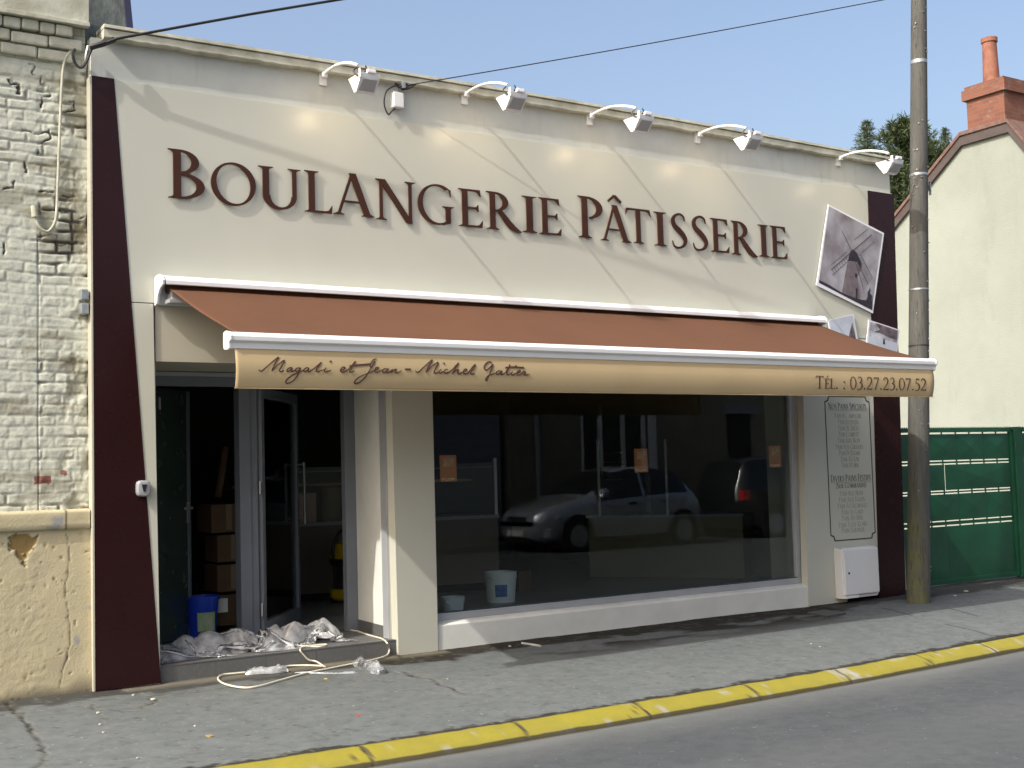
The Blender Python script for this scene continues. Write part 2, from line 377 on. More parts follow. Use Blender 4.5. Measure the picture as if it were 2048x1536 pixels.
# ------------------------------------------------------------------ ground, pavement, kerb, road
def asphalt(name, base, base2, speck, dirt=None, bst=.5):
    mt, t, b = _nodes(name); v = coords(t)
    big = ramp(t, noise(t, v, .9, 5, .6), .32, .68); c = mixc(t, big, base, base2)
    mid = ramp(t, noise(t, v, 9, 5, .65), .4, .72); c = mixc(t, mid, c, mul(base2, .80))
    fine = noise(t, v, 170, 3, .6); c = mixc(t, ramp(t, fine, .55, .75), c, speck)
    vo = t.nodes.new('ShaderNodeTexVoronoi'); vo.inputs['Scale'].default_value = 120; t.links.new(v, vo.inputs['Vector'])
    c = mixc(t, ramp(t, vo.outputs['Distance'], .16, .05), c, mul(speck, 1.15))
    sp = ramp(t, noise(t, v, 34, 1), .73, .76); c = mixc(t, sp, c, mul(speck, 1.35))
    if dirt:
        for an, col in dirt: c = mixc(t, attr(t, an), c, col)
    t.links.new(c, b.inputs['Base Color']); b.inputs['Roughness'].default_value = .92; setin(b, 'Specular IOR Level', .25)
    bump(t, b, fine, bst*.55, .003); bump(t, b, vo.outputs['Distance'], bst*.4, .003); return mt
m_pave = asphalt('pavement_asphalt', (.136, .150, .150), (.112, .126, .127), (.170, .180, .175),
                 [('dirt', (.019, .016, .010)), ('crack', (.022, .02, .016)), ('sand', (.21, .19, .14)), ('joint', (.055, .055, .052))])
m_road = asphalt('road_asphalt', (.075, .082, .087), (.064, .071, .077), (.105, .112, .115), [('gutter', (.19, .20, .19)), ('dirt', (.05, .043, .03))])
m_conc = M('yard_concrete', (.32, .31, .28), .9, var=.2, vs=2, bs=80, bst=.3)
m_earth = M('earth', (.10, .10, .06), .95, var=.3, vs=.5)

KX = [-60, -6, 2.35, 3.34, 5.0, 6.85, 9.2, 14, 60]; KY = [-2.28, -2.28, -2.30, -2.35, -2.362, -2.343, -2.20, -1.95, -1.7]
def yk(x): return np.interp(x, KX, KY)
def pz(x, y): return -.035*np.clip(-y, -.3, 3)     # pavement cross-fall
def PS(px, py):
    d = _ray(px, py); t = -(CAM[2]-.035*CAM[1])/(d[2]-.035*d[1]); return CAM+d*t
MB().box(-400, 400, -400, 400, -.6, -.30).build('ground', m_earth, origin=(0, 0, -.30)); tag(bpy.data.objects['ground'], kind='structure')
def pavement_patch(x0, x1, dx, ny, fine):
    xs = np.arange(x0, x1+dx/2, dx); us = np.linspace(0, 1, ny)
    X, U = np.meshgrid(xs, us); Y = .30+(yk(X)-.30)*U
    Z = pz(X, Y)+(fbm(X*1.1, Y*1.1, 3, 3)-.5)*.014+(fbm(X*9, Y*9, 3, 5)-.5)*.004
    dirt = np.zeros_like(X); crack = np.zeros_like(X); sand = np.zeros_like(X); joint = np.zeros_like(X)
    if fine:
        wx = X+(fbm(X*5, Y*5, 3, 21)-.5)*.16+(fbm(X*25, Y*25, 2, 22)-.5)*.03; wy = Y+(fbm(X*5, Y*5, 3, 31)-.5)*.16+(fbm(X*25, Y*25, 2, 32)-.5)*.03
        def PP(l): return [tuple(PS(px, py)[:2]) for px, py in l]
        for l, wd, dep in (([(8, 1390), (24, 1412), (50, 1430), (60, 1465), (73, 1480), (80, 1510), (76, 1545)], .012, 1), ([(804, 1345), (848, 1358), (892, 1373), (926, 1388)], .014, 1),
                      ([(168, 1398), (232, 1396)], .016, 1), ([(186, 1406), (206, 1419), (262, 1419), (300, 1408), (330, 1388), (400, 1380), (500, 1368)], .008, .8),
                      ([(1350, 1300), (1420, 1283), (1500, 1272)], .008, .8), ([(1100, 1262), (1170, 1257), (1290, 1240)], .010, .6)):
            dd = segdist(wx, wy, PP(l)); c = np.clip(1.5-dd/wd, 0, 1)*dep*(.55+.45*(fbm(X*14, Y*14, 2, 77) > .42)); crack = np.maximum(crack, c); Z -= .010*c
            sand = np.maximum(sand, .15*np.clip(1.2-dd/.05, 0, 1)*(fbm(X*18, Y*18, 3, 9) > .5))
        for l in ([(1766, 1216), (1823, 1230)], [(1902, 1218), (1956, 1233)], [(1893, 1249), (1948, 1261), (1985, 1272)]):
            dd = segdist(X, Y, PP(l)); joint = np.maximum(joint, np.clip(1.4-dd/.016, 0, 1))
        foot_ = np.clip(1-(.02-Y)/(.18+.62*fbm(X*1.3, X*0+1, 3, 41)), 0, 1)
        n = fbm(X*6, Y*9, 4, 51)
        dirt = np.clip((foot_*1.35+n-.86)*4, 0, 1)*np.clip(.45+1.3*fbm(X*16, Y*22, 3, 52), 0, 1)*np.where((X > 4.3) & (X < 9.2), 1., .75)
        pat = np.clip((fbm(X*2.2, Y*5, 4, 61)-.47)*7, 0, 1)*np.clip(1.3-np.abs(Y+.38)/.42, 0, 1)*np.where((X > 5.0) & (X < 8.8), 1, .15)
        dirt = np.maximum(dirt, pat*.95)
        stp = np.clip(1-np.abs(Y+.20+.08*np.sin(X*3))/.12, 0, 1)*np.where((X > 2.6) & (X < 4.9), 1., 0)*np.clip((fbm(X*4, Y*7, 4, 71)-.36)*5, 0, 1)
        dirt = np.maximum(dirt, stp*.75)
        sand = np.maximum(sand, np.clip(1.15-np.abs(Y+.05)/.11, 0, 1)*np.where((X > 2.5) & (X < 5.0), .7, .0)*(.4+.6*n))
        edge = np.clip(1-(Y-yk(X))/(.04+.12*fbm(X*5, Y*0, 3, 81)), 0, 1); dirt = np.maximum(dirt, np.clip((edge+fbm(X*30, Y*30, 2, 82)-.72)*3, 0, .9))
        ss = fbm(X*40, Y*40, 2, 91); sand = np.maximum(sand, np.clip((ss-.80)*14, 0, 1)*.6)
    o = grid_obj('pavement', np.stack([X, Y, Z], 2), m_pave, dict(dirt=dirt, crack=crack, sand=sand, joint=joint), origin=(x0, 0, -.03)); tag(o, kind='structure')
pavement_patch(.9, 13.2, .015, 190, True); pavement_patch(-60, .9, .6, 12, False); pavement_patch(13.2, 60, .6, 12, False)
# kerb: rounded painted stones in one run
m_kerb, t, b = _nodes('kerb_yellow_paint'); v = coords(t)
c = mixc(t, ramp(t, noise(t, v, 5, 6, .7), .35, .7), (.262, .228, .018), (.215, .19, .026)); n_ = noise(t, v, 22, 6, .75)
c = mixc(t, ramp(t, n_, .66, .72), c, (.26, .26, .22)); c = mixc(t, attr(t, 'bare'), c, (.30, .30, .27)); c = mixc(t, attr(t, 'crack'), c, (.04, .034, .022))
t.links.new(c, b.inputs['Base Color']); b.inputs['Roughness'].default_value = .7; bump(t, b, n_, .35, .006)
xs = np.arange(.5, 14, .012); prof = [(0, -.092), (-.0, -.080), (-.025, -.080), (-.07, -.093), (-.12, -.111), (-.166, -.131), (-.172, -.138), (-.175, -.21)]
X = np.repeat(xs[None], len(prof), 0); Y = np.array([[p[0]] for p in prof])+yk(xs)[None]; Z = np.array([[p[1]] for p in prof])+0*X
jx = [PS(px, py)[0] for px, py in ((735, 1500), (1040, 1450), (1290, 1413), (1505, 1375), (1690, 1345), (1835, 1310), (1985, 1290))]
cr = np.zeros_like(X)
for j in jx:
    d_ = np.abs(X-j-(fbm(X*0+Y*30, Y*12, 2, 3)-.5)*.05); cr = np.maximum(cr, np.clip(1.7-d_/.010, 0, 1)*(.65+.35*(fbm(X*30, Y*30, 2, 4) > .4))); Z -= .010*np.clip(1-d_/.012, 0, 1)
for a_, b2_ in (((300, 1535), (360, 1505)), ((1850, 1330), (1880, 1300)), ((1250, 1440), (1275, 1415)), ((690, 1520), (740, 1505)), ((1480, 1400), (1505, 1385))):
    a_, b2_ = PZ(*a_, -.11), PZ(*b2_, -.11); dd = segdist(X+(fbm(X*20, Y*20, 2, 9)-.5)*.06, Y, [tuple(a_[:2]), tuple(b2_[:2])]); cr = np.maximum(cr, .8*np.clip(1.4-dd/.006, 0, 1))
Z += (fbm(X*7, Y*20, 3, 5)-.5)*.010; bare = np.clip((fbm(X*9, Y*24, 4, 7)-.70)*9, 0, .7)+np.where(np.abs(X-jx[4]-.02) < .10, .7*(fbm(X*20, Y*20, 2, 3) > .4), 0)
ko = grid_obj('kerb', np.stack([X, Y, Z], 2), m_kerb, dict(crack=np.maximum(cr, np.array([[.9], [.55], [0], [0], [0], [.1], [.85], [1.0]])*np.ones_like(X)), bare=bare), origin=(7, -2.5, -.13)); tag(ko, kind='structure')
for x0, x1 in ((-60, .5), (14, 60)):
    xs = np.linspace(x0, x1, 40); X = np.repeat(xs[None], len(prof), 0); Y = np.array([[p[0]] for p in prof])+yk(xs)[None]; Z = np.array([[p[1]] for p in prof])+0*X
    tag(grid_obj('kerb', np.stack([X, Y, Z], 2), m_kerb, dict(crack=0*X, bare=0*X), origin=(x0, -2.5, -.13)), kind='structure')
# road
def road_patch(x0, x1, nx, ny):
    xs = np.linspace(x0, x1, nx); us = np.linspace(0, 1, ny)**1.6; X, U = np.meshgrid(xs, us); y0 = yk(X)-.172; Y = y0+(-11.0-y0)*U
    Z = -.160+.040*U**.5+.04*np.sin(np.pi*U)+(fbm(X*.7, Y*.7, 3, 13)-.5)*.012; gd = (y0-Y)
    gut = np.exp(-np.maximum(gd, 0)/(.22+.12*fbm(X*.8, X*0, 2, 15)))*.75*(.7+.6*(fbm(X*1.5, Y*6, 3, 15)-.3))-.12*np.exp(-((gd-.75)/.3)**2)+.10*np.exp(-((gd-1.5)/.5)**2); di = np.clip(1.1-gd/(.03+.05*fbm(X*6, Y*6, 3, 16)), 0, 1)*.9
    tag(grid_obj('road', np.stack([X, Y, Z], 2), m_road, dict(gutter=np.clip(gut, 0, 1), dirt=di), origin=(x0, -7, -.12)), kind='structure')
road_patch(.5, 14, 450, 110); road_patch(-60, .5, 60, 24); road_patch(14, 60, 60, 24)
MB().box(-60, 60, -11.75, -11.0, -.3, .0).build('far_pavement', m_pave, origin=(0, -11.3, 0)); tag(bpy.data.objects['far_pavement'], kind='structure')
MB().box(10.75, 60, .32, 30, -.2, .005).build('yard', m_conc, origin=(20, 5, 0)); tag(bpy.data.objects['yard'], kind='structure')

# ------------------------------------------------------------------ left brick house
LX = 2.318
m_brick, t, b = _nodes('painted_brick'); v = coords(t)
c = mixc(t, ramp(t, noise(t, v, 6, 6, .7), .3, .7), (.56, .575, .485), (.50, .515, .43)); c = mixc(t, ramp(t, noise(t, v, 45, 4), .5, .8), c, (.42, .42, .335))
c = mixc(t, attr(t, 'grime'), c, (.20, .18, .115)); c = mixc(t, attr(t, 'hole'), c, (.10, .09, .075)); c = mixc(t, attr(t, 'red'), c, (.19, .072, .052))
t.links.new(c, b.inputs['Base Color']); b.inputs['Roughness'].default_value = .85; bump(t, b, noise(t, v, 90, 4), .3, .004)
m_brick2, t, b = _nodes('painted_brick_plain'); v = coords(t); br = t.nodes.new('ShaderNodeTexBrick'); br.inputs['Scale'].default_value = 4.6
mp = t.nodes.new('ShaderNodeMapping'); mp.inputs['Rotation'].default_value = (R(90), 0, 0); t.links.new(v, mp.inputs[0]); t.links.new(mp.outputs[0], br.inputs['Vector'])
t.links.new(mixc(t, br.outputs['Fac'], (.5, .49, .39), (.33, .32, .25)), b.inputs['Base Color']); b.inputs['Roughness'].default_value = .85
m_stucco, t, b = _nodes('plinth_render'); v = coords(t)
c = mixc(t, ramp(t, noise(t, v, 2.5, 6, .65), .3, .7), (.48, .42, .265), (.43, .385, .25)); c = mixc(t, ramp(t, noise(t, v, 26, 5, .7), .55, .85), c, (.44, .37, .23))
c = mixc(t, attr(t, 'peel'), c, (.25, .17, .06)); c = mixc(t, attr(t, 'grey'), c, (.30, .30, .28)); c = mixc(t, attr(t, 'crack'), c, (.10, .08, .05)); c = mixc(t, attr(t, 'foot'), c, (.14, .125, .085))
t.links.new(c, b.inputs['Base Color']); b.inputs['Roughness'].default_value = .9; bump(t, b, noise(t, v, 70, 5), .4, .006)
house = thing('brick_house', 'old house of cream painted worn brick with yellow plinth, left of the shop', 'house', (0, .1, 0))
def brick_wall():
    d = .006; xs = np.arange(.7, LX+d/2, d); zs = np.arange(1.18, 4.30, d); X, Z = np.meshgrid(xs, zs)
    wz = Z+(fbm(X*3, Z*3, 3, 1)-.5)*.03+(fbm(X*14, Z*14, 2, 2)-.5)*.008; wx = X+(fbm(X*10, Z*10, 2, 4)-.5)*.02
    H = .0735; L = .212; row = np.floor(wz/H).astype(int); off = (row % 2)*.5+(vnoise(row*1.7+.3, row*0+.5, 8)-.5)*.35
    bx = wx/L+off; col = np.floor(bx).astype(int); fx = (bx-col)*L; fz = wz-row*H
    half = vnoise(row*3.1+.2, col*2.3+.7, 19) > .72; fx = np.where(half, (fx % (L/2)), fx); LL = np.where(half, L/2, L)
    e = np.minimum(np.minimum(fx, LL-fx), np.minimum(fz, H-fz))
    rnd = vnoise(row*5.7+.1, col*7.3+.4, 23)
    jw = .006+.007*fbm(X*5, Z*5, 3, 33)
    face = np.clip((e-jw*.4)/(.012), 0, 1); face = face*face*(3-2*face)
    worn = np.clip((fbm(X*2.3, Z*2.0, 3, 44)-.42)*4, 0, 1)*.6+.25
    worn = np.maximum(worn, np.clip(1-np.abs(Z-3.0)/.5, 0, 1)*np.clip((X-1.95)/.2, 0, 1))       # badly worn patch beside the shop corner
    worn = worn*np.where(X < 1.985, .40, 1.0)
    dep = (.0008+.0048*worn)*(1-face)
    dep += (rnd-.5)*.004*worn*2
    dep += (fbm(X*20, Z*20, 3, 55)-.5)*.005*(1+2.2*worn)
    gap = np.clip((fbm(X*5, Z*5, 3, 66)-.585)*9, 0, 1)*(1-face)*np.clip(worn*1.3, 0, 1); dep += .016*gap
    corner = np.clip((X-2.10)/.1, 0, 1)*np.clip((fbm(X*9, Z*6, 4, 88)-.46)*5, 0, 1); dep += .015*corner*(Z < 3.9)
    seam = np.clip(1-np.abs(X-1.99-.012*(fbm(Z*4, Z*0, 2, 5)-.5))/.006, 0, 1)*(Z < 3.05); dep += .010*seam
    low = np.clip((1.55-Z)/.2, 0, 1)
    ck = np.zeros_like(X); cx_ = X+(fbm(X*26, Z*26, 3, 91)-.5)*.03; cz_ = Z+(fbm(X*26, Z*26, 3, 92)-.5)*.03
    for l in ([(200, 235), (235, 240), (235, 310), (290, 325), (290, 390), (350, 400), (350, 460), (290, 470), (295, 540)], [(65, 340), (75, 375), (130, 380), (130, 440)], [(345, 700), (350, 750), (280, 790), (260, 860)], [(515, 820), (535, 800), (520, 850)], [(430, 565), (520, 565), (520, 500), (485, 495)], [(365, 110), (368, 170)], [(530, 60), (530, 110)], [(150, 690), (240, 720), (340, 715)], [(30, 1105), (90, 1105), (95, 1060)], [(175, 920), (180, 990)], [(280, 1130), (370, 1135)], [(280, 1190), (290, 1255), (400, 1262)], [(505, 1340), (590, 1300)], [(440, 1160), (540, 1165)], [(270, 1440), (390, 1430), (390, 1500), (590, 1490)], [(420, 1260), (500, 1290), (500, 1340)], [(30, 1480), (32, 1560)]):
        ck = np.maximum(ck, np.clip(1.5-segdist(cx_, cz_, [tuple(PT(a/3.49, 60+b/3.49, .08)[[0, 2]]) for a, b in l])/.0050, 0, 1)*np.clip(.15+2.2*(fbm(X*14, Z*14, 2, 93)-.30), 0, 1))
    dep += .018*ck; gap = np.maximum(gap, 1.6*ck)
    rp_ = PT(85, 960, .08); rq_ = PT(127, 946, .08); ww_ = (fbm(X*40, Z*40, 2, 3)-.5)*.02
    red = ((np.abs(X-rp_[0]+ww_) < .05) & (np.abs(Z-rp_[2]+ww_) < .024)).astype(float); red = np.maximum(red, ((np.abs(X-rq_[0]+ww_) < .022) & (np.abs(Z-rq_[2]+ww_) < .014)).astype(float))
    hole = np.clip(gap*1.2+np.clip(dep-.026, 0, 1)*40, 0, 1)
    grime = np.clip(corner*.55+(1-face)*worn*.25+np.clip((fbm(X*2, Z*9, 4, 77)-.6)*5, 0, .6)+.9*np.clip(1.3-np.abs(Z-3.10)/.20, 0, 1)*np.clip((X-1.97)/.06, 0, 1)*np.clip(fbm(X*8, Z*8, 3, 6)*2.2-.35, 0, 1), 0, 1)
    Y = .083+dep
    grid_obj('wall', np.stack([X, Y, Z], 2), m_brick, dict(grime=grime, hole=hole, red=red), house)
brick_wall()
MB().box(-9, .7, .085, .4, 1.18, 4.30).build('wall', m_brick2, house); MB().box(-9, LX, .16, 6, 0, 4.4).build('wall', m_brick2, house)
def plinth():
    d = .009; xs = np.arange(.7, LX+.003, d); zs = np.arange(-.06, 1.085, d); X, Z = np.meshgrid(xs, zs)
    pk = np.array([PT(px, py, .06)[[0, 2]] for px, py in ((30, 1075), (75, 1072), (62, 1095), (52, 1115), (50, 1130), (40, 1120), (28, 1100), (12, 1090))])
    from_c = np.zeros_like(X); n = len(pk); Xw = X+(fbm(X*22, Z*22, 4, 5)-.5)*.10; Zw = Z+(fbm(X*22, Z*22, 4, 6)-.5)*.10
    ins = np.zeros(X.shape, bool); j = n-1
    for i in range(n):
        (xi, zi), (xj, zj) = pk[i], pk[j]; cnd = ((zi > Zw) != (zj > Zw)) & (Xw < (xj-xi)*(Zw-zi)/(zj-zi+1e-9)+xi); ins ^= cnd; j = i
    peel = ins.astype(float)
    cl = [tuple(PT(px, py, .06)[[0, 2]]) for px, py in ((134, 1066), (135, 1110), (130, 1190), (137, 1220), (137, 1300), (122, 1340), (120, 1376))]
    dd = segdist(X+(fbm(X*18, Z*18, 2, 8)-.5)*.03, Z, cl); crack = np.clip(1.3-dd/.0045, 0, 1)*.8
    grey = np.clip((fbm(X*9, Z*9, 4, 12)-.70)*12, 0, 1)*np.clip((X-2.1)/.05, 0, 1)
    ft = np.clip(1-(Z+.0)/(.03+.10*fbm(X*8, X*0, 3, 14)), 0, 1)
    pits = np.clip((fbm(X*38, Z*38, 2, 15)-.78)*8, 0, 1)
    Y = .055-.03*np.clip(1-(Z-.0)/1.3, 0, 1)+.012*peel+.004*crack+(fbm(X*4, Z*4, 3, 16)-.5)*.010-(fbm(X*30, Z*30, 3, 17)-.5)*.004*(X < 2.02)+.006*pits
    grid_obj('plinth', np.stack([X, Y, Z], 2), m_stucco, dict(peel=np.maximum(peel, pits*.4), crack=crack, grey=grey, foot=ft), house)
    zs = np.array([1.075, 1.08, 1.09, 1.12, 1.15, 1.185, 1.20, 1.205, 1.21]); yo = np.array([.06, .030, .022, .022, .022, .022, .026, .05, .09])
    xs = np.arange(.7, LX, .012); X, Z = np.meshgrid(xs, zs); Y = yo[:, None]+(fbm(X*6, Z*20, 3, 25)-.5)*.008
    pe = np.clip((fbm(X*11, Z*16, 4, 26)-.60)*12, 0, 1)*(X < 2.14); jn = np.clip(1.3-np.abs(X-2.15)/.006, 0, 1)
    grid_obj('string_course', np.stack([X, Y, Z], 2), m_stucco, dict(peel=pe*0, crack=jn, grey=pe, foot=0*X), house)
plinth()
MB().box(-9, .7, .02, .3, -.05, 1.21).build('plinth', m_conc, house)
m_cornice = M('painted_cornice', (.50, .50, .40), .85, var=.14, vs=9, col2=(.40, .40, .31), bs=35, bst=.6, bd=.008)
def cornice():
    mbs = MB(); rr = random.Random(4)
    for (za, zb, y0, wl) in ((4.250, 4.325, .050, .23), (4.337, 4.412, .030, .24), (4.425, 4.498, .008, .112)):
        x = -1.0
        while x < LX-.16:
            l = wl*rr.uniform(.92, 1.05)
            if x+l > LX-.03: l = LX-.03-x
            yy = y0+rr.uniform(-.006, .006); zz = rr.uniform(-.004, .004); zl = lambda q: 0*q
            mbs.box(x+.003, x+l-.003, yy, .2, za+zz, zb+zz); x += l
    mbs.build('cornice', m_cornice, house, bevel=.014)
    MB().box(-9, LX-.01, .082, .2, 4.235, 4.52).build('cornice_bed', m_brick2, house)
    MB().box(-9, LX-.005, -.005, .1, 4.515, 4.80).box(-9, LX-.002, -.020, .03, 4.50, 4.53).build('eaves_board', m_coping, house, bevel=.004)
cornice()
m_slate = M('slate_roof', (.09, .105, .10), .7, var=.4, vs=18, bs=30, bst=.6, bd=.01, stretch=(1, 1, .4))
MB().hexa([(-9, .12, 4.40), (2.62, .12, 4.40), (2.56, .62, 7.0), (-9, .62, 7.0)], [(-9, 6, 4.40), (2.62, 6, 4.4), (2.56, 5.5, 7.0), (-9, 5.5, 7.0)]).build('roof', m_slate, house)
m_flash = M('dark_flashing', (.02, .02, .05), .5)
MB().hexa([(2.62, .10, 4.40), (2.665, .10, 4.40), (2.60, .60, 7.0), (2.56, .60, 7.0)], [(2.62, .3, 4.40), (2.665, .3, 4.4), (2.6, .8, 7.0), (2.56, .8, 7.0)]).build('roof_verge', m_flash, house)

# ------------------------------------------------------------------ the bakery
shop = thing('bakery_building', 'single storey bakery front of cream panels with brown edges and big window', 'shop', (6.4, 3.5, 0))
def xz(px, py, y=0.): p = PT(px, py, y); return (p[0], p[2])
ZP = 4.16; XR = 10.57; XL = 2.328
def bow(x): return .030*math.sin(math.pi*min(1, max(0, (x-2.42)/8.2)))
segs = list(np.linspace(2.40, 10.62, 25))
mbs = MB()
XB = 10.55
for a, b_ in zip(segs[:-1], segs[1:]):
    a2, b2 = max(a, XL), min(b_, XB)
    mbs.hexa([(a2, .012, ZP-.05), (b2, .012, ZP-.05), (b2, .012, 4.45+bow(b2)), (a2, .012, 4.45+bow(a2))], [(a2, .3, ZP-.05), (b2, .3, ZP-.05), (b2, .3, 4.45+bow(b2)), (a2, .3, 4.45+bow(a2))])
mbs.build('upper_wall', m_band, shop)
MB().box(XL, 2.3995, .012, .3, ZP-.05, 4.44).build('upper_wall', m_band, shop)
def loftx(prof, xs, jit=0, seed=3):
    rr = random.Random(seed); L = []
    for x in xs:
        j = rr.uniform(-jit, jit)+(float(fbm(np.array([x*7.0]), np.array([1.5]), 3, seed)[0])-.5)*jit*6; L.append([(x, y, z+bow(x)+(j if z < 4.45 else 0)) for y, z in prof])
    mb = MB(); mb.loft(L); return mb
loftx([(.30, 4.425), (-.040, 4.430), (-.050, 4.440), (-.050, 4.492), (.30, 4.492)], np.linspace(2.40, 10.62, 190), .004).build('coping', m_coping, shop)
loftx([(.30, 4.499), (-.058, 4.499), (-.062, 4.502), (-.060, 4.524), (.30, 4.530)], np.linspace(2.40, 10.62, 40)).build('coping_cap', m_coping, shop)
# panels
MB().prism([(XL, 2.616), (10.49, 2.616), (XR-.015, ZP+.0), (XL, ZP+.0)], 0, .08).build('fascia_panel', m_cream, shop, bevel=.0015)
MB().prism([(XL, .0), (2.768, .0), (2.742, 2.610), (XL, 2.610)], 0, .08).build('side_panel', m_cream, shop, bevel=.0015)
xb0, xb1 = 9.075, 9.125
MB().prism([(9.055, 0.0), (9.60, 0.0), (9.60, .07), (10.47, .035), (10.49, 2.61), (9.13, 2.61)], 0, .08).build('side_panel', m_cream, shop, bevel=.0015)
MB().prism([xz(183, 151), xz(228, 157.5), xz(322, 1366), xz(190.5, 1383)], -.004, .0).build('brown_panel', m_brown, shop)
MB().prism([xz(1735, 381), xz(1787, 389), xz(1811, 1188), xz(1758, 1196)], -.004, .0).build('brown_panel', m_brown, shop)
MB().box(XL-.012, XL, -.006, .083, .0, ZP).build('edge_trim', m_cream2, shop); MB().box(10.475, 10.49, .004, .085, .05, 2.6).build('edge_trim', m_cream2, shop)
MB().box(XL+.43, 10.2, .014, .09, 2.21, 2.612).build('lintel_panel', m_cream2, shop)
MB().prism([xz(797, 1312), xz(877, 1308), xz(865, 785), xz(864, 720), xz(782, 718), xz(783, 790)], 0, .10).build('pier_panel', m_cream, shop, bevel=.002)
MB().box(4.60, 4.97, .1005, .21, .11, 2.21).build('pier', m_cream2, shop)
# building shell behind
MB().box(2.36, 10.4, 7.0, 7.2, 0, 4.4).box(10.3, 10.47, .09, 7.2, 0, 4.42).box(2.36, 2.70, .25, 7.2, 0, 4.42).build('outer_wall', m_whitepl, shop)
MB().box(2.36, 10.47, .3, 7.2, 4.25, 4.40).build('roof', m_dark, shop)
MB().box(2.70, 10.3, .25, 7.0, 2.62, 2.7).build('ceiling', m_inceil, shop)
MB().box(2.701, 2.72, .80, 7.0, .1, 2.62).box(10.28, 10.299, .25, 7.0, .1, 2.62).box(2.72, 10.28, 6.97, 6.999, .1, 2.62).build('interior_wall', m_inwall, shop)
MB().box(2.745, 2.78, .085, .8, .11, 2.21).build('door_reveal', m_cream2, shop)
MB().box(2.72, 4.75, .1, .85, 2.212, 2.6).build('soffit', m_cream2, shop)
# tiles: step + floor
m_tile, t, b = _nodes('grey_tiles'); v = coords(t)
c = mixc(t, ramp(t, noise(t, v, 3, 4), .3, .7), (.115, .117, .115), (.095, .098, .098)); n_ = noise(t, v, 60, 4); c = mixc(t, ramp(t, n_, .5, .8), c, (.14, .14, .135))
t.links.new(c, b.inputs['Base Color']); b.inputs['Roughness'].default_value = .5; bump(t, b, n_, .1, .002)
m_grout = M('tile_grout', (.25, .24, .22), .9, var=.1, vs=20)
st = MB(); ZS = .117
txs = [2.772]+[PT(px, 1330, .03)[0] for px in (432, 533.5, 633, 731)]+[4.603]
for a, b_ in zip(txs[:-1], txs[1:]): st.box(a+.0015, b_-.0015, .028, .06, -.04, ZS-.012)
rows = [.026, .33, .63, .93]
for y0, y1 in zip(rows[:-1], rows[1:]):
    for a, b_ in zip(txs[:-1], txs[1:]): st.box(a+.0015, b_-.0015, y0+(.0015 if y0 > .1 else 0), y1-.0015, ZS-.010, ZS)
st.build('step', m_tile, shop, bevel=.0012)
MB().box(2.765, 4.606, .033, .9, -.05, ZS-.0035).build('step_core', m_grout, shop)
fl = MB()
for i in range(17):
    for j in range(13): fl.box(2.72+i*.45+.0015, 2.72+(i+1)*.45-.0015, .93+j*.45+.0015, .93+(j+1)*.45-.0015, ZS-.012, ZS)
for i in range(12):
    for j in range(2): fl.box(4.68+i*.45+.0015, 4.68+(i+1)*.45-.0015, .27+j*.33+.0015, .27+(j+1)*.33-.0015, ZS-.012, ZS)
fl.build('shop_floor', M('shop_floor_tiles', (.27, .29, .285), .35, var=.1, vs=3), shop)
MB().box(2.7, 10.3, .2, 7, -.05, ZS-.004).build('floor_slab', m_grout, shop)
# right reveal of the entrance: plaster with tile skirting
r0, r1 = (4.603, .21), (4.668, .80)
MB().hexa([(4.606, .212, .20), (4.80, .212, .20), (4.80, .212, 2.21), (4.606, .212, 2.21)], [(4.668, .80, .20), (4.80, .80, .20), (4.80, .80, 2.21), (4.668, .80, 2.21)]).build('door_reveal', m_whitepl, shop)
sk = MB()
for k in range(2):
    ya = .212+k*.295; yb = ya+.292; xa = 4.604+(ya-.212)*.1095; xb2 = 4.604+(yb-.212)*.1095
    sk.hexa([(xa-.006, ya, ZS), (4.78, ya, ZS), (4.78, ya, .203), (xa-.006, ya, .203)], [(xb2-.006, yb, ZS), (4.78, yb, ZS), (4.78, yb, .203), (xb2-.006, yb, .203)])
sk.build('skirting_tile', m_tile, shop)
MB().box(4.585, 4.603, .105, .20, ZS-.02, 2.21).build('corner_profile', m_alu2, shop)
# entrance frame at y = .79
YF = .79
xj0, xj1 = PT(691, 1000, YF)[0], PT(707, 1000, YF)[0]
xp0, xp1, xp2 = PT(479, 1000, YF)[0], PT(501, 1000, YF)[0], PT(517, 1000, YF)[0]
ef = MB().box(xj0, xj1+.04, YF, YF+.07, ZS, 2.21).box(2.78, 4.70, YF+.001, YF+.068, 2.10, 2.21).box(2.78, 2.82, YF, YF+.07, ZS, 2.10)
efo = ef.build('door_frame', m_alu, shop, bevel=.003)
MB().box(xp0, xp1, YF-.012, YF+.10, ZS, 2.10).box(xp1, xp2, YF+.010, YF+.10, ZS, 2.10).build('mullion', m_alu, shop, bevel=.003)
MB().box(2.80, 4.66, YF-.02, YF, 2.175, 2.205).build('door_track', m_alu2, shop)
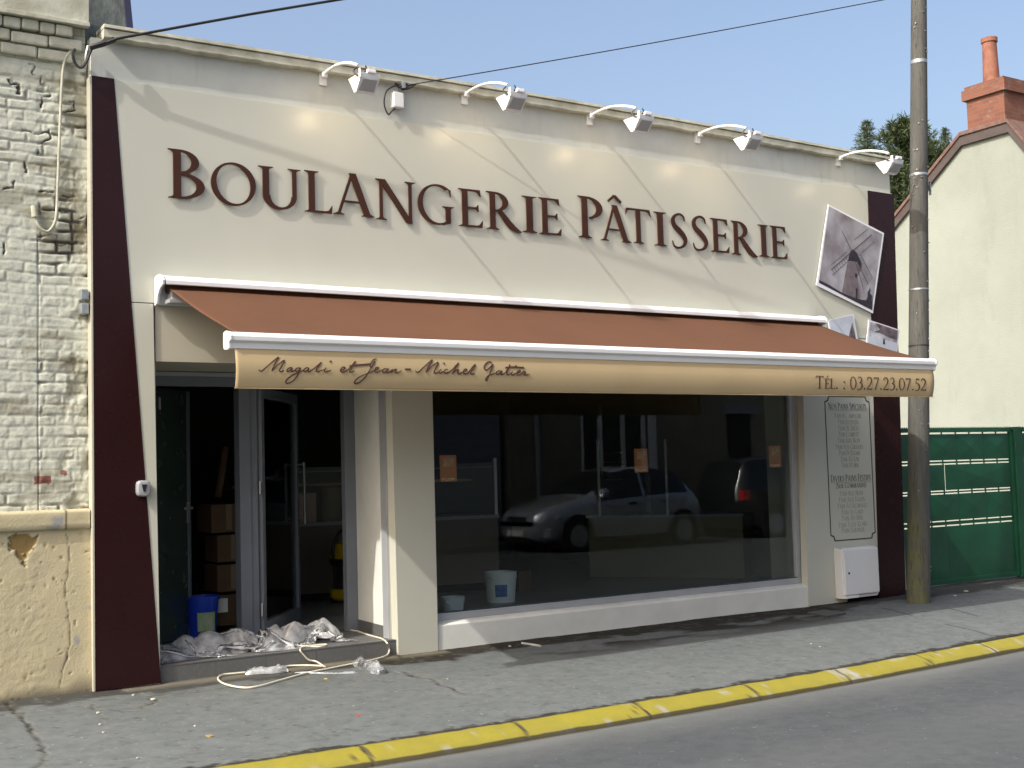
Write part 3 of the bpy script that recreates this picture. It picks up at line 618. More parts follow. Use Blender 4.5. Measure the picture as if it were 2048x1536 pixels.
# left leaf: solid dark green panel door, open inwards, seen with both lever handles
def leaf_frame(p, q, zb, zt, th):
    p = Vector((p[0], p[1], 0)); q = Vector((q[0], q[1], 0)); d = (q-p).normalized(); n = Vector((d.y, -d.x, 0))
    def bx(mb, s0, s1, z0, z1, o0, o1):
        a = [p+d*s0+n*o0, p+d*s1+n*o0, p+d*s1+n*o1, p+d*s0+n*o1]
        mb.hexa([(v_.x, v_.y, z0) for v_ in a], [(v_.x, v_.y, z1) for v_ in a])
    return bx, (q-p).length, p, d, n
m_leafg = M('dark_green_panel', (.040, .060, .052), .25, var=.12, vs=2)
hz = (2.865, YF+.05); fe = PT(376, 1015, 1.42)
bx, L, P0, D0, N0 = leaf_frame(hz, (fe[0], fe[1]), ZS, 2.1, .05)
lf = MB(); bx(lf, 0, L-.055, ZS+.012, 2.10, -.022, .022); leaf1 = lf.build('side_door', m_leafg, shop, bevel=.003)
lf = MB(); bx(lf, L-.055, L, ZS+.012, 2.10, -.026, .026); lf.build('door_edge', m_alu, leaf1, bevel=.003)
zh = PT(370, 1016, 1.4)[2]
def P3(s, o, z): q = P0+D0*s+N0*o; return (q.x, q.y, z)
for sgn in (1, -1):
    h = MB().tube([P3(L-.05, .02*sgn, zh), P3(L-.05, .065*sgn, zh), P3(L-.065, .07*sgn, zh), P3(L-.18, .07*sgn, zh)], .012, 8)
    bx(h, L-.075, L-.03, zh-.12, zh+.05, sgn*.026, sgn*.032); h.build('handle', m_alu2, leaf1, smooth=True)
kb = MB().tube([P3(L-.03, -.03, zh-.085), P3(L-.02, -.06, zh-.085)], .006, 6)
kb.lathe([(.002, -.003), (.013, -.003), (.013, .003), (.002, .003)], P3(L-.01, -.065, zh-.10), 10, 'y')
for dx in (-.012, .014): kb.hexa([P3(L-.005, -.062, zh-.105), P3(L+.004, -.062, zh-.105), P3(L+.004+dx, -.062, zh-.17), P3(L-.005+dx, -.062, zh-.17)], [P3(L-.005, -.066, zh-.105), P3(L+.004, -.066, zh-.105), P3(L+.004+dx, -.066, zh-.17), P3(L-.005+dx, -.066, zh-.17)])
tag(kb.build('key_bunch', m_steel), 'small bunch of keys hanging in the lock of the dark green door', 'keys')
# glazed leaf, open inwards from the mullion
hz2 = (PT(522, 1000, YF)[0], YF+.04); fe2 = PT(592, 1000, 1.72)
bx2, L2, P2, D2, N2 = leaf_frame(hz2, (fe2[0], fe2[1]), ZS, 2.1, .05)
g = MB(); bx2(g, 0, .075, ZS+.01, 2.10, -.03, .03); bx2(g, L2-.06, L2, ZS+.01, 2.10, -.03, .03); bx2(g, .075, L2-.06, ZS+.01, ZS+.13, -.03, .03); bx2(g, .075, L2-.06, 2.02, 2.10, -.03, .03)
leaf2 = g.build('entrance_door', m_alu, shop, bevel=.003)
g = MB(); bx2(g, .075, L2-.06, ZS+.13, 2.02, -.004, .004); g.build('pane', m_glassd, leaf2)
def Q3(s, o, z): q = P2+D2*s+N2*o; return (q.x, q.y, z)
za, zb = PT(583, 925, 1.6)[2], PT(583, 1050, 1.6)[2]
for sgn in (1, -1): MB().tube([Q3(L2-.03, .03*sgn, za-.02), Q3(L2-.03, .085*sgn, za-.02)], .010, 8).tube([Q3(L2-.03, .03*sgn, zb+.05), Q3(L2-.03, .085*sgn, zb+.05)], .010, 8).tube([Q3(L2-.03, .085*sgn, za), Q3(L2-.03, .085*sgn, zb)], .013, 10).build('pull_handle', m_handle, leaf2, smooth=True)
for py in (975, 1220): z_ = PT(518, py, YF)[2]; MB().tube([(xp2+.012, YF-.005, z_-.05), (xp2+.012, YF-.005, z_+.05)], .010, 10).build('hinge', m_steel, leaf2, smooth=True)
MB().box(3.05, 3.13, 1.05, 1.12, 1.93, 2.03).build('door_closer', m_alu2, leaf1, bevel=.008)
# display window
wx0, wx1, wz0, wz1 = 4.963, 9.085, .215, 2.21; YW = .09
wf = MB().box(wx0, wx0+.035, YW, YW+.08, wz0+.06, wz1).box(wx1-.07, wx1, YW, YW+.08, wz0+.06, wz1).box(wx0, wx1, YW-.001, YW+.081, wz0, wz0+.06).box(wx0, wx1, YW-.001, YW+.081, wz1-.05, wz1+.0)
winf = wf.build('display_window', m_alu2, shop, bevel=.004)
MB().box(wx0+.03, wx1-.06, YW+.035, YW+.043, wz0+.055, wz1-.045).build('pane', m_glass, winf)
MB().box(wx0+.035, wx1-.07, YW-.004, YW+.0, wz0+.058, wz0+.064).build('glazing_bead', m_black, winf)
MB().prism_x([(.012, -.05), (.012, .185), (.030, .200), (YW+.0, .214), (YW+.2, .214), (YW+.2, -.05)], wx0-.005, wx1+.005).build('window_sill', m_whitepl, shop, bevel=.004)
MB().box(wx1, wx1+.045, .081, .3, .2, 2.21).build('window_reveal', m_cream2, shop)
MB().box(9.2, 9.55, .18, .62, ZS, 2.62).build('interior_pillar', m_cream2, shop)

# ------------------------------------------------------------------ awning
AX0, AX1 = 2.752, 9.290; YB = -1.383
awn = thing('awning', 'long retractable awning with terracotta fabric, white casing and tan lettered valance over the shopfront', 'awning', (6.0, 0, 2.6))
cas = [(-.002, 2.602), (-.002, 2.775), (-.03, 2.795), (-.10, 2.797), (-.165, 2.782), (-.186, 2.752), (-.186, 2.725), (-.176, 2.722), (-.172, 2.745), (-.10, 2.765), (-.03, 2.765), (-.02, 2.74), (-.02, 2.602)]
MB().prism_x(cas, AX0+.02, AX1-.02).build('casing', m_white, awn, bevel=.003)
capp = [(-.004, 2.592), (-.004, 2.782), (-.03, 2.801), (-.10, 2.803), (-.168, 2.786), (-.190, 2.752), (-.185, 2.722), (-.12, 2.700), (-.075, 2.655), (-.055, 2.605)]
for x in (AX0-.005, AX1-.012): MB().prism_x(capp, x, x+.017).build('end_cap', m_white, awn, bevel=.003)
MB().lathe([(.045, AX0+.06), (.045, AX1-.06)], (0, -.085, 2.715), 16, 'x').build('roller', m_fabric, awn)
# fabric with a slight sag and sewn seams
fx0, fx1, gx0, gx1 = AX0+.055, AX1-.055, AX0+.075, AX1-.03
nx, ny = 160, 24; S_, T_ = np.meshgrid(np.linspace(0, 1, nx), np.linspace(0, 1, ny))
Xf = (fx0+(fx1-fx0)*S_)*(1-T_)+(gx0+(gx1-gx0)*S_)*T_
Yf = -.135+(YB+.055+.135)*T_; Zf = 2.704+(2.262-2.704)*T_-.020*np.sin(np.pi*T_)*(.8+.4*np.sin(S_*9))+(fbm(S_*14, T_*3, 3, 5)-.5)*.006
seam = np.minimum.reduce([np.abs(Xf-q) for q in np.arange(fx0+1.05, fx1, 1.2)]); Zf += .0022*(seam < .02)
fo = grid_obj('fabric', np.stack([Xf, Yf, Zf], 2), m_fabric, None, awn)
sm = fo.modifiers.new('thickness', 'SOLIDIFY'); sm.thickness = .002
barp = [(YB+.055, 2.262), (YB+.020, 2.270), (YB-.025, 2.262), (YB-.050, 2.238), (YB-.048, 2.212), (YB-.030, 2.198), (YB-.026, 2.165), (YB-.010, 2.160), (YB+.05, 2.165), (YB+.06, 2.20)]
MB().prism_x(barp, AX0+.012, AX1-.012).build('front_bar', m_white, awn, bevel=.004)
barc = [(y+(y-YB)*.08, z+(z-2.215)*.08) for y, z in barp]
for x in (AX0-.008, AX1-.012): MB().prism_x(barc, x, x+.022).build('bar_end_cap', m_white, awn, bevel=.006)
VZ0, VZ1 = 2.168, 1.925
def vprof(z):
    t = (VZ0-z)/(VZ0-VZ1); return YB-.018-.020*math.sin(min(1, max(0, t))*math.pi*.75)+.036*max(0, t-.35)**1.5
nx, nz = 300, 22; S_, T_ = np.meshgrid(np.linspace(0, 1, nx), np.linspace(0, 1, nz)); vx0, vx1 = 2.786, 9.272
Xv = vx0+(vx1-vx0)*S_+.014*np.clip(S_-.99, 0, 1)*100*T_; Zv = VZ0+(VZ1-VZ0)*T_
rip = (fbm(S_*9, T_*.6, 3, 8)-.5)*.016*T_
Yv = np.vectorize(vprof)(Zv)+rip+.03*np.clip((S_-.992)/.008, 0, 1)*T_; Zv = Zv+(fbm(S_*16, T_*0, 2, 9)-.5)*.006*T_
vo_ = grid_obj('valance', np.stack([Xv, Yv, Zv], 2), m_val, None, awn); sm = vo_.modifiers.new('thickness', 'SOLIDIFY'); sm.thickness = .0015
MB().tube([(x, vprof(VZ1)+float((fbm(np.array([(x-vx0)/(vx1-vx0)*9]), np.array([.6]), 3, 8)-.5)[0])*.016, VZ1) for x in np.linspace(vx0, vx1, 80)], .004, 6).build('hem', m_val, vo_)
def vrip(x, z):
    s_ = (x-vx0)/(vx1-vx0); t = (VZ0-z)/(VZ0-VZ1); return float((fbm(np.array([s_*9.0]), np.array([t*.6]), 3, 8)-.5)[0])*.016*t
def PV(px, py):
    y = YB-.02
    for _ in range(4): p = PT(px, py, y); y = vprof(p[2])+vrip(p[0], p[2])
    return p
def vfn(u, v_, d): return (u, vprof(v_)+vrip(u, v_)-.0045-d, v_)
script = [[(60, 172), (66, 182), (80, 184), (110, 160), (150, 125), (200, 86), (180, 120), (152, 183), (185, 148), (240, 108), (222, 150), (205, 180), (218, 188), (240, 178)],
 [(296, 162), (283, 160), (262, 172), (260, 185), (276, 183), (296, 162), (288, 182), (298, 187), (320, 174)], [(350, 164), (334, 162), (318, 176), (324, 186), (340, 180), (354, 162), (335, 210), (300, 255), (262, 271), (250, 260), (265, 238), (300, 212), (350, 190), (376, 178)],
 [(412, 163), (396, 161), (378, 175), (382, 187), (398, 182), (414, 163), (406, 182), (416, 187), (440, 174), (480, 140), (502, 122), (490, 138), (470, 165), (466, 183), (478, 188), (500, 181), (524, 172)],
 [(536, 160), (522, 180), (532, 190), (550, 186), (570, 178)], [(560, 119), (573, 114)], [(632, 182), (655, 173), (668, 162), (658, 156), (642, 166), (637, 183), (652, 192), (682, 180), (712, 150), (742, 115), (715, 160), (700, 185), (712, 192), (735, 184)],
 [(700, 149), (760, 142), (850, 134)], [(890, 98), (868, 105), (846, 138), (850, 154), (864, 144), (880, 112), (850, 165), (815, 222), (770, 264), (740, 272), (738, 255), (770, 226), (830, 200), (874, 181), (898, 168), (904, 160), (890, 160), (878, 178), (886, 192), (910, 188), (934, 176)],
 [(968, 170), (950, 167), (932, 182), (940, 194), (958, 187), (974, 168), (962, 188), (974, 195), (996, 180), (1003, 172), (992, 196), (1012, 178), (1030, 172), (1022, 190), (1040, 196), (1066, 182)], [(1092, 172), (1132, 171)],
 [(1166, 180), (1172, 190), (1190, 190), (1225, 155), (1284, 105), (1262, 145), (1240, 193), (1275, 155), (1325, 122), (1308, 165), (1296, 192), (1310, 199), (1330, 190)], [(1346, 172), (1332, 190), (1340, 199), (1364, 186)], [(1362, 132), (1371, 127)],
 [(1394, 174), (1380, 172), (1367, 188), (1378, 199), (1400, 193), (1424, 176), (1452, 145), (1470, 127), (1450, 160), (1426, 201), (1448, 181), (1468, 176), (1462, 196), (1476, 203), (1502, 190), (1522, 179), (1528, 171), (1515, 171), (1502, 190), (1511, 203), (1536, 198), (1566, 160), (1588, 138), (1575, 165), (1555, 195), (1562, 206), (1582, 200)],
 [(1706, 124), (1684, 118), (1658, 138), (1650, 162), (1664, 178), (1690, 160), (1712, 138), (1698, 182), (1680, 228), (1668, 252), (1662, 240), (1684, 215), (1720, 203), (1742, 194)], [(1770, 185), (1752, 182), (1736, 195), (1742, 208), (1760, 200), (1776, 184), (1768, 203), (1778, 209), (1800, 195), (1822, 160), (1833, 139), (1816, 180), (1808, 203), (1820, 209), (1842, 200)],
 [(1800, 161), (1850, 156), (1932, 160)], [(1852, 186), (1842, 203), (1852, 211), (1874, 201), (1900, 191), (1906, 183), (1892, 183), (1880, 200), (1889, 213), (1912, 206), (1928, 188), (1942, 194), (1930, 208), (1944, 212), (1972, 205)], [(1870, 151), (1879, 147)]]
ss = []
for st_ in script:
    w3 = [PV(500+x/3.531, 690+y/3.531) for x, y in st_]; n = len(st_)
    ss.append(stroke([(p[0], p[2]) for p in w3], [.005, .009, .007, .010, .006, .009, .008, .005] if n > 3 else [.011, .011], 6))
MB().strips(ss, vfn, .0006, .00012).build('script_lettering', m_ink, vo_)
tl, tr_ = PV(1630, 777), PV(1853, 780); zb0, zt0 = PV(1650, 777.5)[2], PV(1650, 752)[2]
zb1, zt1 = PV(1840, 781)[2], PV(1840, 757)[2]
h0 = zt0-zb0; ts, tw = text('TÉL. : 03.27.23.07.52', h0, .05, .80); sx = (tr_[0]-tl[0])/tw
def tfn(u, v_, d):
    return vfn(tl[0]+u*sx, zb0+(zb1-zb0)*u/tw+v_, d)
nt_ = sum(len(glyph(c)[0]) for c in 'TÉL.:')
MB().strips(ts[:nt_], tfn, .0006, .00004).build('phone_word', m_ink, vo_); MB().strips(ts[nt_:], tfn, .0006, .00004).build('phone_number', m_ink, vo_)
# folding arms, brackets
am = MB()
am.box(AX0+.05, AX0+.28, -.16, -.06, 2.60, 2.63).box(AX0+.07, AX0+.15, -.15, -.03, 2.62, 2.70)
am.build('arm_bracket', m_alu2, awn, bevel=.006)
for xa, xe, xf in ((AX0+.5, AX0+1.35, AX0+.75), (AX1-.5, AX1-1.35, AX1-.75)):
    MB().tube([(xa, -.12, 2.64), (xe, -.75, 2.40)], .025, 10).tube([(xe, -.75, 2.40), (xf, YB+.06, 2.20)], .022, 10).lathe([(.0, -.03), (.035, -.03), (.035, .03), (0, .03)], (xe, -.75, 2.40), 12).build('folding_arm', m_white, awn, smooth=True)

# ------------------------------------------------------------------ raised shop lettering
sign = thing('shop_sign', 'dark brown raised letters reading boulangerie patisserie, high on the cream front', 'sign', (6.0, 0, 3.1))
LT = [('B', 334.6, 407.6, 301.5, 399.3), ('O', 420.4, 509.8, 326, 412.5), ('U', 515.4, 599.7, 336.5, 420), ('L', 607.5, 662.5, 344, 426), ('A', 664.8, 745.7, 350.5, 432), ('N', 750, 828.7, 362, 442.5),
      ('G', 833.8, 905.6, 369, 450), ('E', 915.3, 963, 379.5, 454.5), ('R', 971.2, 1040, 386.5, 461), ('I', 1042.6, 1071.7, 393.5, 465.5), ('E', 1076, 1120, 397.5, 470), ('P', 1154.6, 1203, 394.5, 477), ('Â', 1198.9, 1259, 413.5, 483.5),
      ('T', 1249.4, 1299.5, 418.5, 487), ('I', 1306, 1331, 425, 492), ('S', 1341, 1371.4, 429, 496), ('S', 1382.6, 1413, 434, 500.5), ('E', 1419.6, 1455.6, 438.5, 505), ('R', 1460.8, 1511.7, 444.5, 511), ('I', 1514.7, 1535.8, 450.5, 514), ('E', 1538.7, 1571.3, 453.5, 517.5)]
for ch, xa, xb, yt, ybm in LT:
    xm = (xa+xb)/2; g_, wd = glyph(ch); us = [q[0] for s_ in g_ for pr in s_ for q in pr]; u0, u1 = min(us), max(us)
    X0, X1 = PT(xa, (yt+ybm)/2)[0], PT(xb, (yt+ybm)/2)[0]
    zt, zb_ = PT(xm, yt)[2], PT(xm, ybm)[2]
    if ch in 'OGU': vs_ = [q[1] for s_ in g_ for pr in s_ for q in pr]; v0, v1 = min(vs_), (max(vs_) if ch != 'U' else 1.0)
    else: v0, v1 = (0, 1)
    k = (zt-zb_)/(v1-v0)
    fnl = lambda u, v_, d, X0=X0, X1=X1, u0=u0, u1=u1, zb_=zb_, v0=v0, k=k: (X0+(u-u0)/(u1-u0)*(X1-X0), -.009-d, zb_+(v_-v0)*k)
    MB().strips(g_, fnl, .010, .0003).build('letter', m_letter, sign)

# ------------------------------------------------------------------ floodlights on curved arms
m_lampglass, t, b = _nodes('lit_lamp'); b.inputs['Base Color'].default_value = (1, .9, .7, 1); setin(b, 'Emission Color', (1, .80, .50, 1)); setin(b, 'Emission Strength', 9)
m_housing = M('lamp_housing', (.80, .80, .80), .4, var=.04)
m_grille = M('lamp_glass_frame', (.38, .40, .42), .35, var=.05)
bases = [PT(645, 152), PT(928, 191), PT(1178, 234), PT(1394, 271), PT(1675, 318)]
bx0 = bases[0]
fl0 = thing('floodlight', '', '', (bx0[0], 0, bx0[2]), 'floodlights over the lettering')
B0 = bx0[0]; BZ = bx0[2]
MB().box(B0-.030, B0+.030, -.012, .012, BZ-.075, BZ+.07).box(B0-.022, B0+.022, -.05, -.010, BZ-.02, BZ+.02).build('bracket', m_white, fl0, bevel=.004)
ap = [PX(px, py, B0) for px, py in ((646, 148), (655, 142), (668, 133), (680, 128), (694, 126), (707, 127.5), (716, 131))]
MB().tube(crom([(B0, -.03, BZ)]+[tuple(p) for p in ap[1:]], 5), .0125, 10).build('arm', m_white, fl0, smooth=True)
e = ap[-1]; hy, hz_ = e[1], e[2]
HP = dict(A=PX(696, 158.5, B0), Bq=PX(707.8, 186, B0), C=PX(712, 183.5, B0), D=PX(721, 153, B0), T=PX(722, 143, B0))
pr = [(HP[k][1], HP[k][2]) for k in ('A', 'Bq', 'C', 'D', 'T')]
hd = MB().prism_x(pr, B0+.0, B0+.155).build('lamp_head', m_housing, fl0, bevel=.005)
C_, D_ = HP['C'], HP['D']
MB().hexa([(B0+.014, C_[1]-.004, C_[2]+.006), (B0+.141, C_[1]-.004, C_[2]+.006), (B0+.135, D_[1]-.004, D_[2]-.012), (B0+.02, D_[1]-.004, D_[2]-.012)], [(B0+.014, C_[1]+.01, C_[2]+.006), (B0+.141, C_[1]+.01, C_[2]+.006), (B0+.135, D_[1]+.01, D_[2]-.012), (B0+.02, D_[1]+.01, D_[2]-.012)]).build('rear_cover', m_grille, hd, bevel=.002)
tb = HP['T']; MB().box(B0+.048, B0+.118, tb[1]-.012, tb[1]+.02, tb[2]-.001, tb[2]+.028).build('gear_box', m_housing, hd, bevel=.006)
MB().box(B0-.007, B0-.0005, tb[1]-.0, tb[1]+.025, tb[2]-.04, tb[2]+.03).build('knuckle', m_housing, hd, bevel=.002)
A_, Bq = HP['A'], HP['Bq']
dA = np.array([Bq[1]-A_[1], Bq[2]-A_[2]]); nA = np.array([-dA[1], dA[0]]); nA = nA/np.linalg.norm(nA)
if nA[0] < 0: nA = -nA
def lp(s_, o): return (A_[1]+dA[0]*s_+nA[0]*o, A_[2]+dA[1]*s_+nA[1]*o)
q0, q1 = lp(.15, .003), lp(.85, .003)
MB().hexa([(B0+.015, q0[0], q0[1]), (B0+.14, q0[0], q0[1]), (B0+.14, q1[0], q1[1]), (B0+.015, q1[0], q1[1])], [(B0+.015, q0[0]+.002, q0[1]), (B0+.14, q0[0]+.002, q0[1]), (B0+.14, q1[0]+.002, q1[1]), (B0+.015, q1[0]+.002, q1[1])]).build('lamp_glass', m_lampglass, hd)
MB().tube(crom([(B0+.005, hy+.01, hz_+.0), (B0-.02, hy+.03, hz_-.03), (B0-.015, hy+.01, hz_-.065), (B0+.02, hy-.02, hz_-.07), (B0+.05, hy-.03, hz_-.03), (B0+.05, hy-.02, hz_+.0)], 6), .0055, 6).build('cable_loop', m_black, fl0, smooth=True)
lamps = [fl0]+[copy_tree(fl0) for _ in range(4)]
for o, p, lab in zip(lamps, bases, ('white floodlight on curved arm above the word boulangerie, left of the small junction box', 'white floodlight on curved arm just right of the small wall junction box', 'middle white floodlight of the row of five, above the gap between the two sign words',
        'white floodlight on curved arm above the word patisserie', 'white floodlight at the far right end of the parapet beside the wooden pole')):
    o.location = (p[0], 0, p[2]); o.scale = (1, 1.0 if o is fl0 else 1.08, 1); o['label'] = lab; o['category'] = 'floodlight'; o['group'] = 'floodlights over the lettering'
ld = bpy.data.lights.new('lamp_beam', 'AREA'); ld.shape = 'RECTANGLE'; ld.size = .12; ld.size_y = .05; ld.energy = .22; ld.color = (1, .66, .38)
mid = lp(.5, .012)
for p in bases[:4]:
    lo = bpy.data.objects.new('lamp_beam', ld); sc.collection.objects.link(lo)
    lo.location = (p[0]+.078, mid[0], p[2]-BZ+mid[1]); lo.rotation_euler = Vector((0, nA[0], nA[1])).to_track_quat('-Z', 'Y').to_euler()

# ------------------------------------------------------------------ junction box, cables
jb = thing('junction_box', 'small white junction box on the wall under the parapet with a black cable loop', 'junction box', tuple(PT(791, 205)))
p0, p1 = PT(782, 216), PT(803, 189)
MB().box(p0[0], p1[0]-.005, -.05, .012, p0[2], p1[2]).build('box', m_white, jb, bevel=.008)
MB().tube(crom([PT(790, 217, -.02), PT(783, 223, -.02), PT(777, 229, -.02), PT(770, 216, -.03), PT(768.5, 200, -.03), PT(773, 183, -.03), PT(784, 174, -.04), PT(797, 170, -.05)], 6), .006, 6).build('cable', m_black, jb, smooth=True)
c2 = thing('overhead_cable', 'thin dark overhead wire running from the parapet up to the right', 'cable', tuple(PT(800, 172, -.05)))
tps = []
for i in range(25):
    s_ = i/24; px = 800+(1765-800)*s_; py = 173+(0-173)*s_+3.5*math.sin(math.pi*s_); tps.append(PT(px, py, -.05-1.2*s_))
d_ = np.array(tps[-1])-np.array(tps[-2]); tps += [np.array(tps[-1])+d_*k for k in (10, 40)]
MB().tube(tps, .0045, 6).build('wire', m_black, c2, smooth=True)
MB().tube(crom([PT(797, 170, -.05), PT(790, 166, -.06), PT(800, 176, -.06), PT(815, 178, -.06), PT(831, 169, -.06), PT(818, 172, -.05), PT(806, 180, -.04), PT(802, 172, -.05), PT(815, 168, -.05)], 5), .006, 6).build('knot', m_black, c2, smooth=True)
MB().box(PT(797, 172)[0], PT(803, 172)[0], -.07, .012, PT(797, 180)[2], PT(797, 168)[2]).build('anchor', m_galv, c2, bevel=.004)
c1 = thing('overhead_cable', 'thick dark overhead cable clamped at the top left corner of the shop', 'cable', tuple(PT(205, 88, -.06)))
kp = [(180, 95, .06), (205, 88, .095), (235, 77, .120), (300, 65, .155), (400, 46.5, .207), (500, 28.5, .262), (600, 12, .316), (680, -1, .36)]
tps = [PT(px, py, -d) for px, py, d in kp]; d_ = np.array(tps[-1])-np.array(tps[-2]); tps += [np.array(tps[-1])+d_*k for k in (4, 20)]
MB().tube(tps, .0105, 8).build('wire', m_black, c1, smooth=True)
MB().tube(tps[:2]+[PT(228, 79, -.075)], .021, 8).build('clamp', m_black, c1, smooth=True)
MB().tube(crom([PT(185, 93, -.05), PT(179, 108, -.05), PT(172, 125, -.05), PT(162, 135, -.04), PT(152, 129, -.03), PT(147, 117, -.03), PT(146, 106, -.03), PT(150, 99, -.02)], 6), .010, 7).build('drip_loop', m_black, c1, smooth=True)
MB().tube(crom([PT(176, 92, -.03), PT(172, 110, -.03), PT(170, 128, -.01), PT(168, 133, .05)], 5), .010, 6).build('hook', m_galv, c1, smooth=True)
cw = thing('wall_cable', 'cream painted cable clipped down the worn brick wall, ending in a hook shape', 'cable', tuple(PT(118, 300, .07)))
MB().tube(crom([PT(x, y, .055) for x, y in ((152, 93), (143, 101), (132, 116), (126, 140), (122, 200), (118, 300), (115, 380), (113, 425), (108, 448), (97, 462), (86, 460), (76, 448), (71, 430), (69, 418))], 6), .0092, 8).build('conduit', m_coping, cw, smooth=True)
MB().tube([PT(70, 434, .055), PT(68, 412, .055)], .022, 10).build('end_sleeve', m_coping, cw, smooth=True)
sb_ = thing('wall_bracket', 'two small galvanised fittings between the brick wall and the brown strip', 'bracket', tuple(PT(167, 604, .05)))
a, b_ = PT(160, 600, .03), PT(174, 579, .03); MB().box(a[0], LX-.014, .005, .09, a[2], b_[2]).build('fitting', m_galv, sb_, bevel=.008)
a, b_ = PT(161, 628, .03), PT(174, 607, .03); MB().box(a[0], LX-.014, .01, .09, a[2], b_[2]).build('fitting', m_galv, sb_, bevel=.006)
ks = thing('key_switch', 'rounded grey awning key switch on the cream strip left of the doorway', 'switch', tuple(PT(284, 977)))
p = PT(284, 977); k_ = MB()
rp = [(.045*math.copysign(abs(math.cos(a))**.55, math.cos(a)), .055*math.copysign(abs(math.sin(a))**.55, math.sin(a))) for a in np.linspace(0, 2*math.pi, 28, endpoint=False)]
k_.loft([[(p[0]+x*s_, y, p[2]+z*s_) for x, z in rp] for s_, y in ((1, -.004), (1, -.035), (.85, -.05), (.6, -.052))]).build('housing', m_alu2, ks, smooth=True)
MB().prism([(p[0]-.018, p[2]+.028), (p[0]+.018, p[2]+.028), (p[0]+.006, p[2]-.022), (p[0]-.006, p[2]-.022)], -.057, -.05).build('keyhole', m_black, ks)

# ------------------------------------------------------------------ posters, menu, meter box
def flat(name, pxs, y, mt, par, th=.0006, sx=5.4875, ox=1600, oy=380):
    return MB().prism([xz(ox+a/sx, oy+b_/sx) for a, b_ in pxs], y-th, y).build(name, mt, par)
m_pwhite = M('print_border', (.74, .74, .78), .35, var=.02); m_psky, t, b = _nodes('windmill_print_sky'); v = coords(t)
c = mixc(t, ramp(t, noise(t, v, 3.2, 4, .5), .35, .68), (.17, .145, .155), (.40, .40, .44)); t.links.new(c, b.inputs['Base Color']); b.inputs['Roughness'].default_value = .3
m_pdark = M('print_dark', (.030, .024, .034), .35, var=.3, vs=30); m_pmid = M('print_mid', (.155, .125, .135), .35, var=.7, vs=11, col2=(.07, .055, .065)); m_ptow = M('print_tower', (.10, .078, .090), .35, var=.6, vs=14, col2=(.19, .165, .175)); m_pline = M('print_line', (.05, .038, .045), .35)
wp = thing('windmill_poster', 'large tilted sepia poster of a windmill with latticed sails near the right edge', 'poster', tuple(PT(1697, 520)))
flat('border', [(293, 163), (905, 477), (782, 1357), (163, 1048)], -.012, m_pwhite, wp, .010)
flat('picture', [(300, 183), (884, 490), (768, 1320), (188, 1020)], -.0225, m_psky, wp)
flat('ground', [(190, 990), (300, 1045), (430, 1125), (560, 1180), (640, 1205), (720, 1215), (775, 1275), (768, 1318), (560, 1215), (188, 1020)], -.0235, m_pdark, wp)
flat('tower', [(505, 775), (540, 690), (600, 700), (660, 850), (610, 960), (640, 1205), (440, 1125), (470, 960)], -.0245, m_ptow, wp)
flat('cap', [(505, 780), (530, 680), (560, 655), (600, 690), (655, 810), (650, 855), (600, 790)], -.0255, m_pdark, wp)
flat('door', [(590, 1080), (612, 1090), (606, 1195), (590, 1190)], -.0258, m_pdark, wp); flat('window', [(585, 915), (606, 925), (600, 970), (582, 960)], -.0258, m_pdark, wp)
sl = []
def ln(a, b_, wd): sl.append(stroke([xz(1600+a[0]/5.4875, 380+a[1]/5.4875), xz(1600+b_[0]/5.4875, 380+b_[1]/5.4875)], wd, 2, False))
ln((320, 880), (765, 495), .008); ln((440, 455), (725, 1035), .006); ln((315, 828), (490, 685), .0045); ln((332, 940), (500, 790), .0045); ln((575, 550), (720, 435), .0045); ln((650, 695), (795, 570), .0045)
for k in range(14):
    s_ = k/13; a = (575+s_*(770-635)*.0+s_*105+25, 700+s_*385-40); a1 = (600+s_*75, 830+s_*270-30*0); b1 = (640+s_*130, 700+s_*265)
    ln((560+s_*115 if k < 5 else 560+s_*115, 705+s_*390), b1, .0022)
ln((560, 705), (675, 1095), .003); ln((640, 700), (772, 965), .003)
for k in range(7): s_ = k/6; ln((330+s_*150, 870-s_*130), (350+s_*150, 925-s_*140), .0018)
MB().strips(sl, lambda u, v_, d: (u, -.0262-d, v_), .0003, .00004).build('sails', m_pline, wp)
flat('tree', [(745, 1070), (752, 1110), (742, 1130), (768, 1165), (762, 1215), (775, 1250), (770, 1315), (660, 1262), (640, 1230), (700, 1225), (720, 1180), (722, 1120), (735, 1110)], -.0262, m_pdark, wp)
def flat2(name, pxs, y, mt, par, th=.0006): return flat(name, pxs, y, mt, par, th, 6.024, 1560, 580)
m_plight = M('print_pale', (.52, .56, .64), .35, var=.12, vs=5); m_pcloud = M('print_cloud', (.50, .52, .58), .35, var=.6, vs=9, col2=(.24, .22, .25))
p2 = thing('photo_print', 'pale blue photo print half hidden behind the right end of the awning', 'poster', tuple(PT(1690, 680)))
flat2('border', [(560, 365), (865, 293), (955, 830), (640, 900)], -.012, m_pwhite, p2, .010); flat2('picture', [(575, 372), (853, 306), (940, 815), (655, 880)], -.0225, m_plight, p2); flat2('spire', [(848, 395), (880, 520), (925, 800), (780, 840), (815, 520)], -.0235, m_pmid, p2)
p3 = thing('photo_print', 'small tilted photo print of a cloudy sky overlapping the right brown strip', 'poster', tuple(PT(1765, 680)))
flat2('border', [(1052, 362), (1420, 482), (1385, 840), (1010, 730)], -.012, m_pwhite, p3, .010); flat2('picture', [(1065, 385), (1402, 495), (1370, 822), (1028, 715)], -.0225, m_pcloud, p3)
